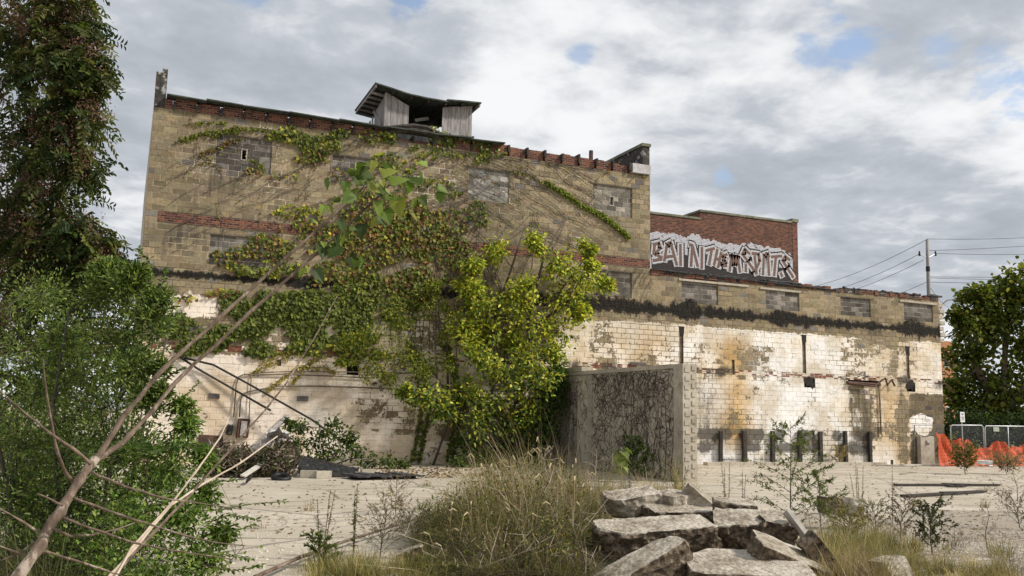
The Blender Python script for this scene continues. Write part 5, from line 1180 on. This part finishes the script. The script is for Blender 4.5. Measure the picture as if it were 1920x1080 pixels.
# ------------------------------------------------------------------ debris heap at the foot of the wall
rf = empty('collapsed_roof', tuple(at_z(610, 895)), 'collapsed dark shingled roof lying at the foot of the wall', 'roof wreck')
A_ = [at_y(542, 848, 26.6), at_y(560, 852, 27.6), at_y(672, 882, 27.2), at_y(655, 884, 25.2), at_y(556, 884, 25.0)]
o = MB()
lo = [np.array(at_y(548, 848, 27.2)), np.array(at_y(566, 884, 24.9)), np.array(at_y(662, 885, 24.9)), np.array(at_y(672, 878, 27.2))]
N_ = 9
for i in range(N_):
    t0, t1 = i/N_, (i+1)/N_
    a, b = lo[0]+(lo[1]-lo[0])*t0, lo[3]+(lo[2]-lo[3])*t0; c, d = lo[3]+(lo[2]-lo[3])*t1, lo[0]+(lo[1]-lo[0])*t1
    m_ = 10
    for j in range(m_):
        u0, u1 = j/m_, (j+1)/m_-.004; z_ = np.array((0, 0, .03*random.random())); sag = np.array((0, 0, -.10*math.sin(math.pi*(u0+u1)/2)))
        o.poly([a+(b-a)*u0+z_*.2+sag, d+(c-d)*u0+UP*.035+z_+sag, d+(c-d)*u1+UP*.035+z_*.6+sag, a+(b-a)*u1+z_*.2+sag]); o.poly([d+(c-d)*u0+UP*.035+z_+sag, d+(c-d)*u0-UP*.03+sag, d+(c-d)*u1-UP*.03+sag, d+(c-d)*u1+UP*.035+z_*.6+sag])
o.build('shingles', ASPHALT, rf)
o = MB(); o.bar(lo[0]-UP*.05, lo[1]-UP*.06, .06, .09); o.bar(lo[1]-UP*.08, lo[2]-UP*.08, .06, .09); o.bar(lo[0]-UP*.06, lo[3]-UP*.06, .06, .09)
for u in (.25, .5, .75): o.bar(lo[0]+(lo[3]-lo[0])*u-UP*.17, lo[1]+(lo[2]-lo[1])*u-UP*.17, .05, .09)
o.build('rafters', WOODDARK, rf)
o = MB()
P0, P1 = at_z(655, 890, .12), at_z(778, 889, .10)
for q in range(6):
    u0, u1 = q/6, (q+1.05)/6; o.bar(P0+(P1-P0)*u0+UP*random.uniform(-.03, .03), P0+(P1-P0)*u1+UP*random.uniform(-.03, .04), 1.0, .05)
o.bar(P0-UP*.08, P1-UP*.07, .15, .08)
tag(o.build('roofing_sheet', ASPHALT), 'flat torn strip of black roofing lying right of the collapsed roof', 'roofing')
for px, py, lab in ((551, 893, 'cinder block under the left corner of the collapsed roof'), (578, 896, 'cinder block under the middle of the collapsed roof'), (606, 897, 'cinder block toppled in front of the collapsed roof'), (483, 888, 'cinder block at the left end of the debris heap'), (690, 893, 'cinder block at the edge of the torn roofing strip')):
    p = at_z(px, py, 0); o = MB(); a = random.uniform(-.4, .4); M_ = np.array(Matrix.Rotation(a, 3, 'Z'))
    for sy in (-1, 1): o.box(p+M_@np.array((0, sy*.08, .1)), (.4, .03, .19), M_)
    for sx_ in (-.185, 0, .185): o.box(p+M_@np.array((sx_, 0, .1)), (.03, .128, .186), M_)
    tag(o.build('cinder_block', CONC), lab, 'cinder block', 'cinder blocks in the debris')
lab_b = ['board leaning steeply against the cream wall', 'rotten board standing in the heap', 'split pale board lying on the heap', 'long thin lath across the heap', 'broad rotten board propped on the heap', 'dark beam end poking left out of the heap', 'short broken lath at the front of the heap', 'grey board behind the white sheet']
for (a, b, w_, mat), lab in zip([(at_y(500, 822, D-1.2), at_y(537, 780, D-.1), .16, WOODGREY), (at_z(505, 893, .0), at_y(500, 822, 26.5), .3, WOODGREY), (at_z(455, 893, .1), at_y(540, 838, 26.8), .14, WOODPALE), (at_z(430, 880, .15), at_y(545, 862, 26.0), .05, WOODPALE), (at_z(530, 893, .0), at_y(520, 832, 26.9), .35, WOODGREY), (at_y(375, 835, 27.0), at_y(450, 850, 26.8), .22, WOODDARK), (at_z(462, 903, .03), at_z(472, 893, .22), .1, WOODDARK), (at_y(470, 842, 27.6), at_y(530, 822, 27.4), .18, WOODGREY)], lab_b):
    o = MB(); o.bar(a, b, w_, .035, up=-Fv+.3*UP); tag(o.build('broken_board', mat), lab, 'board', 'boards in the debris heap')
o = MB(); V = []; Q = []; nn = 14
c_ = at_y(522, 822, 26.4)
for i in range(nn):
    for j in range(nn):
        u, v = i/(nn-1)-.5, j/(nn-1)-.5; h = .18*mnoise.noise(Vector((u*5, v*5, 2.0)))+.10*mnoise.noise(Vector((u*13, v*13, 1.0)))
        V.append(c_+Rv*u*.62+Fv*v*.5+UP*(h+.14*(1-4*u*u)-.25*v))
for i in range(nn-1):
    for j in range(nn-1): Q.append((i*nn+j, (i+1)*nn+j, (i+1)*nn+j+1, i*nn+j+1))
sh_ = np_mesh('plastic_sheet', V, Q, None, simple('dirty_white_sheet', (.42, .40, .37), (.68, .66, .62), 7), None, True); tag(sh_, 'crumpled dirty white sheet on top of the debris heap', 'plastic sheet')
o = MB(); p = at_z(527, 900, .0)
pts = [p+np.array((.2*math.cos(a), .2*math.sin(a), .07+.05*math.sin(a))) for a in np.linspace(0, 2*math.pi, 17)]; o.tube(pts, .065, 8, cap=False); tag(o.build('rubber_scrap', BLACK, smooth=True), 'curled black rubber scrap at the front of the debris heap', 'rubber scrap')
wbox(2.3, .42, 3.02, .92, .05, RUST, 'opening_panel', None); tag(bpy.data.objects['opening_panel'], 'rust brown panel standing in for an opening low in the cream wall behind the heap', 'metal panel')  # brown panel added in place of an opening in the wall
# loose rubbish mass of the heap
lv = Leaves(); n = 5200; a = rng.random(n)
px = 375+a*155+rng.normal(size=n)*10; base = np.array([at_z(x_, 896) for x_ in px]); hgt = np.interp(px, [360, 400, 460, 510, 540], [1.0, .8, .6, .95, .3])
P = base+Fv*(rng.random((n, 1))*2.2)+UP*(rng.random((n, 1))**1.3*hgt[:, None]*.95)
lv.add(P, rng.normal(size=(n, 3)), rng.normal(size=(n, 3)), rng.uniform(.06, .34, n), rng.uniform(.02, .07, n), pick([(.09, .07, .05), (.19, .15, .11), (.05, .04, .03), (.34, .30, .24), (.12, .08, .06), (.06, .075, .025)], n, .3))
tag(lv.build('debris_litter', DRY), 'heap of splintered wood and rubbish at the foot of the cream wall', 'debris', kind='stuff')
# ------------------------------------------------------------------ grasses and weeds
STRAW = [(.42, .32, .16), (.34, .25, .12), (.50, .40, .22), (.26, .19, .09), (.38, .30, .17)]
GGR = [(.13, .14, .04), (.19, .185, .055), (.085, .095, .026), (.25, .22, .075)]
DKB = [(.10, .075, .045), (.07, .055, .035), (.14, .105, .06), (.05, .05, .02)]
MAUVE = [(.22, .17, .14), (.16, .12, .10), (.28, .22, .18)]
def view_pt(px, py, z=0.0): return at_z(px, py, z)
def scatter(n, px0, px1, d0, d1, fn=None):
    px = rng.uniform(px0, px1, n); d = rng.uniform(d0, d1, n)
    P = np.array([at_d(a, 600, b) for a, b in zip(px, d)]); P[:, 2] = 0
    return px, d, P
def grass(name, label, pieces):
    lv = Leaves()
    for (n, px0, px1, d0, d1, hf, cols, w_, bend, jit) in pieces:
        nc = max(6, n//34); cpx, cd_, CP = scatter(nc, px0, px1, d0, d1); ci = rng.integers(0, nc, n)
        off = rng.normal(size=(n, 3))*np.array((.07, .07, 0)); P = CP[ci]+off
        ch = np.array([hf(a, b) for a, b in zip(cpx, cd_)])*rng.uniform(.75, 1.5, nc); H = ch[ci]*rng.uniform(.35, 1.1, n); ok = H > .04
        D_ = unit(off+rng.normal(size=(n, 3))*np.array((.05, .05, 0))+(rng.normal(size=(nc, 3))*np.array((.06, .06, 0)))[ci]+1e-6)
        cc = pick(cols, nc, .25)[ci]*.72+pick(cols, n, jit)*.28
        lv.blades(P[ok], D_[ok], H[ok], w_*rng.uniform(.6, 1.3, ok.sum()), cc[ok], bend*rng.uniform(.2, 1.7, ok.sum()), 4)
    o = lv.build(name, DRY); tag(o, label, 'grass', kind='stuff'); return o
mound = lambda px, d: max(.1, float(np.interp(px, [780, 830, 880, 940, 1010, 1080, 1120, 1160], [.25, .45, .75, 1.05, 1.15, .95, .55, .3]))*float(np.interp(d, [9.6, 11, 13, 15, 16.5], [.35, .55, .95, .95, .7])))
grass('dry_grass', 'thick mound of dry straw and green grass in front of the wing wall', [
    (8000, 800, 1140, 9.7, 15.8, mound, STRAW[:1]+[(.26, .22, .13)]+GGR+GGR+DKB, .013, 1.1, .35), (3500, 830, 1130, 9.7, 13.0, lambda a, b: mound(a, b)*.9, GGR+DKB, .016, 1.3, .3), (4200, 880, 1130, 12.0, 16.5, lambda a, b: mound(a, b)*1.1, STRAW[:2]+STRAW[3:]+GGR[:2], .011, .8, .25), (4200, 900, 1110, 9.9, 12.4, lambda a, b: mound(a, b)*.8, MAUVE+DKB, .012, 1.6, .3), (900, 840, 1120, 10, 15.5, lambda a, b: mound(a, b)*1.45, STRAW+MAUVE, .008, .5, .25)])
grass('undergrowth', 'low mixed grass and weeds along the near edge and between the slabs', [
    (2600, 600, 840, 9.6, 10.8, lambda a, b: .26, GGR+STRAW[:2], .010, .6, .3), (5200, 1515, 1700, 9.8, 13.6, lambda a, b: .42 if a < 1660 else .2, STRAW[:4]+GGR, .010, .5, .25), (2600, 1500, 1640, 9.6, 11.0, lambda a, b: .40, STRAW+MAUVE, .010, .8, .25), (1800, 1640, 1960, 10.6, 11.6, lambda a, b: .16, STRAW+GGR, .009, .7, .25), (420, 1300, 1900, 15, 27, lambda a, b: .22, STRAW+GGR+MAUVE, .010, .8, .25), (200, 430, 900, 14, 26, lambda a, b: .2, STRAW+GGR+MAUVE, .010, .8, .25), (1500, 1540, 1960, 10.8, 13.8, lambda a, b: .3, STRAW+MAUVE+GGR, .009, .8, .25), (900, 1120, 1350, 13, 16.5, lambda a, b: .5, STRAW+MAUVE, .010, .6, .25), (3400, 1030, 1290, 16, 21.5, lambda a, b: .75*rng.random()+.15, STRAW[:3]+GGR+MAUVE, .012, .5, .25), (6500, -60, 330, 6.2, 9.4, lambda a, b: .75 if a < 250 else .4, GGR[:1]+GGR[2:3]+DKB+[(.06, .09, .02), (.08, .11, .025)], .012, .8, .3), (600, 1140, 1240, 11.6, 12.6, lambda a, b: .45, MAUVE, .009, .7, .2)])
lv = Leaves(); n = 9000; px, d, P = scatter(n, 800, 1135, 9.8, 15.5); cl_n = np.array([mnoise.noise(Vector((p[0]*2.1, p[1]*2.1, 5.0))) for p in P]); P = P[cl_n > -.12]; px = px[cl_n > -.12]; d = d[cl_n > -.12]; n = len(P)
P[:, 2] = np.array([mound(a, b) for a, b in zip(px, d)])*rng.uniform(.25, 1.05, n)
lv.add(P, rng.normal(size=(n, 3))+UP*.3, UP+rng.normal(size=(n, 3))*.6, rng.uniform(.03, .10, n), rng.uniform(.010, .026, n), pick(GGR+DKB+[(.10, .13, .03), (.07, .10, .022), (.30, .24, .13)], n, .3))
tag(lv.build('weed_leaves', LEAF), 'small weed leaves tangled through the mound of grass', 'weeds', kind='stuff')
mb = MB()
for i in range(90):
    px_ = rng.uniform(830, 1125); d_ = rng.uniform(10, 15); p = at_d(px_, 600, d_); p[2] = 0; h = mound(px_, d_)*rng.uniform(.7, 1.35); l_ = rng.normal(size=3)*np.array((.35, .35, 0)); q = [p, p+UP*h*.5+l_*.3, p+UP*h+l_]
    mb.tube(q, [.006, .005, .002], 4, cap=False)
    for s_ in range(3): b_ = q[1]+(q[2]-q[1])*rng.random(); mb.tube([b_, b_+unit(rng.normal(size=3)+UP*.5)*rng.uniform(.08, .25)], [.003, .0015], 4, cap=False)
tag(mb.build('dead_stalks', PALETWIG), 'dead pale stalks poking out of the grass mound', 'weeds', kind='stuff')
# fox tail seed heads over the mound
lv = Leaves(); mb = MB()
for i in range(45):
    px = rng.uniform(830, 1120); d = rng.uniform(10, 15); p = at_d(px, 600, d); p[2] = 0; h = mound(px, d)*rng.uniform(.9, 1.35)+.1; a = rng.uniform(0, 6.28); dr = np.array((math.cos(a), math.sin(a), 0))
    q = [p, p+UP*h*.6+dr*.03, p+UP*h*.95+dr*.09, p+UP*(h*1.0)+dr*.16, p+UP*(h*.96)+dr*.21]; mb.tube(q, .0025, 4, cap=False)
    mb.tube([q[2], q[3], q[4]], [.008, .012, .005], 5)
tag(mb.build('foxtail', simple('foxtail', (.36, .28, .14), (.55, .45, .27), 30)), 'fox tail grass heads nodding over the straw mound', 'grass', kind='stuff')
# loose stones on the gravel and yard
o = MB()
def pebble(mb, p, s):
    V = []; i0 = len(mb.v)
    for a in ((1, 0, 0), (-1, 0, 0), (0, 1, 0), (0, -1, 0), (0, 0, 1), (0, 0, -1)): mb.v.append(tuple(p+np.array(a)*s*rng.uniform(.6, 1.2, 3)*np.array((1, 1, .7))))
    for f in ((0, 2, 4), (2, 1, 4), (1, 3, 4), (3, 0, 4), (2, 0, 5), (1, 2, 5), (3, 1, 5), (0, 3, 5)): mb.f.append(tuple(i0+q for q in f))
for i in range(6300):
    if i >= 5200:
        a = rng.normal(size=2); p = at_d(1340+a[0]*130, 600, 10.6+a[1]*.9); p[2] = .01; pebble(o, p, abs(rng.normal())*.042+.018); continue
    if i < 3600: px, py = rng.uniform(1600, 1990), rng.uniform(1000, 1095)
    elif i < 4300: px, py = rng.uniform(430, 800), rng.uniform(960, 1095)
    else: px, py = rng.uniform(1250, 1950), rng.uniform(955, 1010)
    p = at_z(px, py, -.025 if i < 3600 else .0); pebble(o, p, abs(rng.normal())*.016+.008)
tag(o.build('loose_stones', simple('pebble', (.26, .215, .165), (.60, .54, .45), 2.2)), 'loose grey stones and gravel over the near ground', 'gravel', kind='stuff')
o = Leaves(); n = 1500
px, py = rng.uniform(420, 1900, n), 872+rng.random(n)**1.5*130
P = np.array([at_z(a, b, .012) for a, b in zip(px, py)]); o.add(P, rng.normal(size=(n, 3))*np.array((1, 1, .1)), UP+rng.normal(size=(n, 3))*.3, rng.uniform(.03, .12, n), rng.uniform(.015, .05, n), pick([(.12, .08, .05), (.20, .13, .07), (.08, .06, .04), (.28, .2, .1)], n))
n = 700; px = rng.uniform(700, 960, n); py = 876+rng.random(n)*20; P = np.array([at_z(a, b, .015) for a, b in zip(px, py)]); o.add(P, rng.normal(size=(n, 3))*np.array((1, 1, .3)), UP+rng.normal(size=(n, 3))*.5, rng.uniform(.05, .12, n), rng.uniform(.03, .07, n), pick([(.18, .10, .04), (.24, .15, .05), (.12, .07, .04)], n))
tag(o.build('fallen_leaves', DRY), 'fallen brown leaves and chips over the yard', 'leaf litter', kind='stuff')

def weed(label, px, py, h, kind, seed=0, spread=.35, cols=GGR, n=10, name='weed', group='tall weeds in the yard', stemr=.006, leaf=(.06, .016), stemmat=None):
    """a branching weed rooted where pixel px/py meets the ground"""
    p = at_z(px, py); root = empty(name, tuple(p), label, 'weed', group); mb = MB(); lv = Leaves()
    r_ = np.random.default_rng(seed+100)
    if kind == 'spike':
        for s_ in range(n):
            a = r_.uniform(0, 6.28); off = np.array((math.cos(a), math.sin(a), 0))*r_.uniform(0, spread); H = h*r_.uniform(.75, 1.0); lean = off*.4+r_.normal(size=3)*.02
            q = [p+off*.5, p+off*.5+UP*H*.4+lean*.4, p+off*.5+UP*H*.75+lean*.9, p+off*.5+UP*H+lean*1.4]; mb.tube(q, np.linspace(stemr, stemr*.4, 4), 5, cap=False)
            m = int(90*H); t = r_.uniform(.15, 1, m)[:, None]; X_ = q[0]*(1-t)+q[3]*t; dd = unit(r_.normal(size=(m, 3))*np.array((1, 1, .4))+UP*.4)
            lv.add(X_, dd, UP+r_.normal(size=(m, 3))*.5, leaf[0]*r_.uniform(.4, 1.1, m)*(1.2-t[:, 0]*.8), leaf[1], pick(cols, m))
    else:
        main = [p, p+UP*h*.35+r_.normal(size=3)*.02, p+UP*h*.7+r_.normal(size=3)*.04, p+UP*h+r_.normal(size=3)*.06]; mb.tube(main, np.linspace(stemr*1.6, stemr*.4, 4), 6)
        for s_ in range(n):
            t = .12+.85*s_/n; st = p+(main[3]-p)*t; a = s_*2.4+r_.uniform(-.4, .4); up_ = .75 if kind == 'bush' else .5
            L = spread*(1.15-.75*t)*r_.uniform(.8, 1.15) if kind != 'bush' else spread*r_.uniform(.6, 1.1); dr = np.array((math.cos(a), math.sin(a), up_)); dr /= np.linalg.norm(dr)
            q = [st, st+dr*L*.4+UP*.02, st+dr*L*.75+UP*.03*L, st+dr*L-UP*.05*L]; mb.tube(q, np.linspace(stemr*.7, stemr*.2, 4), 4, cap=False)
            subs = [q]
            for u in range(3):
                b0 = q[1+u % 2]; d2 = unit(dr+r_.normal(size=3)*.6); q2 = [b0, b0+d2*L*.2, b0+d2*L*.4]; mb.tube(q2, stemr*.25, 4, cap=False); subs.append(q2)
            for qq in subs:
                m = int(16*len(qq)/3) if kind != 'twiggy' else 5
                if m < 1: continue
                t2 = r_.uniform(.15, 1, m)[:, None]; X_ = qq[0]*(1-t2)+qq[-1]*t2
                lv.add(X_, unit(dr+r_.normal(size=(m, 3))*.7), UP+r_.normal(size=(m, 3))*.5, leaf[0]*r_.uniform(.5, 1.1, m), leaf[1], pick(cols, m))
    mb.build('stalk', stemmat or VINESTEM, root)
    lv.build('leaves', LEAF if cols[0][1] > cols[0][0] else DRY, root); return root
WG = [(.10, .13, .035), (.13, .16, .045), (.075, .10, .028), (.17, .19, .06)]
weed('tallest branching green weed, standing behind the rubble pile', 1482, 998, 1.72, 'branch', 1, .78, WG, 22, stemr=.008, leaf=(.075, .017))
weed('smaller green weed beside the tallest one', 1540, 1000, 1.15, 'branch', 2, .5, WG, 14, stemr=.006, leaf=(.07, .016))
weed('pair of upright spiky stalks left of the goldenrod in the yard', 598, 1052, .95, 'spike', 3, .12, [(.22, .20, .08), (.15, .15, .05)], 3, leaf=(.05, .014))
weed('tallest spiky stalk in the near yard, left of the dry grass', 662, 1046, 1.10, 'spike', 4, .03, [(.20, .20, .06), (.26, .22, .09), (.13, .15, .04)], 2, leaf=(.075, .018))
weed('reddish dry twiggy bush on the pale yard', 742, 966, .50, 'bush', 5, .34, MAUVE+STRAW[:1], 16, leaf=(.03, .010), stemmat=TWIG, stemr=.005)
weed('grey twiggy weed left of the grass mound', 712, 1048, .62, 'bush', 6, .42, MAUVE+GGR[:2], 22, leaf=(.03, .009), stemr=.005)
weed('second grey twiggy weed nearer the grass mound', 775, 1030, .5, 'bush', 7, .38, MAUVE+GGR[:2], 18, leaf=(.03, .009), stemr=.005)
weed('small green weed at the foot of the spiky stalks', 610, 1064, .28, 'bush', 8, .24, WG, 12, leaf=(.05, .018))
weed('thin pale stalk beside the end of the wing wall', 1363, 962, 1.0, 'spike', 9, .10, [(.27, .22, .10), (.2, .18, .07)], 3, leaf=(.06, .012))
weed('pair of thin stalks right of the wing wall', 1392, 962, .8, 'spike', 10, .10, [(.27, .22, .10), (.2, .18, .07)], 2, leaf=(.05, .012))
weed('pale feathery stalks in the open yard behind the grey block', 1612, 962, 1.0, 'spike', 11, .30, [(.33, .29, .13), (.27, .24, .10)], 4, leaf=(.06, .011))
weed('single tall stalk right of the feathery ones', 1674, 985, 1.0, 'spike', 12, .02, [(.24, .21, .09), (.3, .25, .12)], 1, leaf=(.06, .012))
weed('dark purplish seedy weed left of the darkest one', 1688, 1012, .62, 'bush', 13, .36, MAUVE+[(.08, .06, .05)], 18, leaf=(.03, .016))
weed('darkest leafy weed at the edge of the gravel', 1748, 1040, .66, 'bush', 14, .34, [(.05, .06, .025), (.09, .07, .055), (.07, .09, .03)], 22, leaf=(.045, .02))
weed('seedy weed above the straw right of the rubble', 1638, 1005, .5, 'bush', 15, .34, MAUVE+GGR, 16, leaf=(.03, .012))
weed('low grassy weed in front of the tallest weed', 1588, 1020, .48, 'bush', 16, .4, GGR+STRAW[:2], 20, leaf=(.05, .012))
weed('thin leafless stalk on the gravel at the right', 1851, 1031, .72, 'twiggy', 17, .16, MAUVE, 8, leaf=(.02, .01), stemr=.005)
weed('round green and brown bush on the yard in front of the netting', 1810, 890, .85, 'bush', 18, .6, [(.12, .13, .03), (.16, .10, .05), (.2, .16, .06), (.09, .11, .025)], 30, leaf=(.09, .035), stemr=.009)
weed('leafy sapling standing against the orange netting', 1776, 871, 1.25, 'bush', 23, .5, [(.10, .13, .02), (.14, .16, .03), (.20, .14, .04)], 20, leaf=(.14, .06), stemr=.01)
weed('low dry bush near the right edge of the yard', 1888, 890, .4, 'bush', 19, .8, STRAW[:2]+GGR[:2]+MAUVE, 26, leaf=(.08, .025))
weed('dark twiggy bush cut by the right edge of the photo', 1912, 990, .55, 'bush', 20, .5, MAUVE, 18, leaf=(.03, .012))
weed('thin dry stalk at the right edge of the yard', 1908, 938, .9, 'twiggy', 21, .3, STRAW, 12, leaf=(.04, .012))
weed('straw tuft at the foot of the far timber posts', 1575, 872, .7, 'bush', 22, .4, STRAW[:2]+GGR[3:], 14, leaf=(.09, .02))
weed('dark leafy weed against the wing wall', 1196, 905, 1.15, 'bush', 24, .5, [(.04, .06, .02), (.06, .085, .025)], 26, leaf=(.09, .045), stemr=.008)
weed('bare forked stalk left of the broad leaved plant', 1117, 930, 1.1, 'twiggy', 25, .5, STRAW[:2], 7, leaf=(.02, .008), stemmat=PALETWIG, stemr=.007)
weed('green weed at the corner of the wing wall', 1262, 930, .95, 'spike', 26, .4, WG+STRAW[:1], 6, leaf=(.08, .018))
bl = empty('broad_leaved_plant', tuple(at_z(1165, 915)), 'pale green plant with large drooping leaves before the wing wall', 'plant'); o = MB(); p = np.array(at_z(1165, 915)); s_ = MB()
top_ = at_d(1165, 838, np.linalg.norm(p-CAM)*.985); top_[:2] = p[:2]
s_.tube([p, (p+top_)/2, top_], [.02, .016, .01], 7); s_.build('stalk', simple('green_stalk', (.20, .22, .07), (.30, .32, .12), 9), bl)
for q in range(14):
    a = q*2.4; ax = np.array((math.cos(a), math.sin(a), -.45-.05*q)); big_leaf(o, top_-UP*.04*q+ax*.04, ax, UP+ax*.3, .34-.008*q, tuple(pick([(.12, .17, .035), (.08, .12, .025), (.18, .22, .06)], 1)[0]))
o.build('leaves', LEAF, bl)
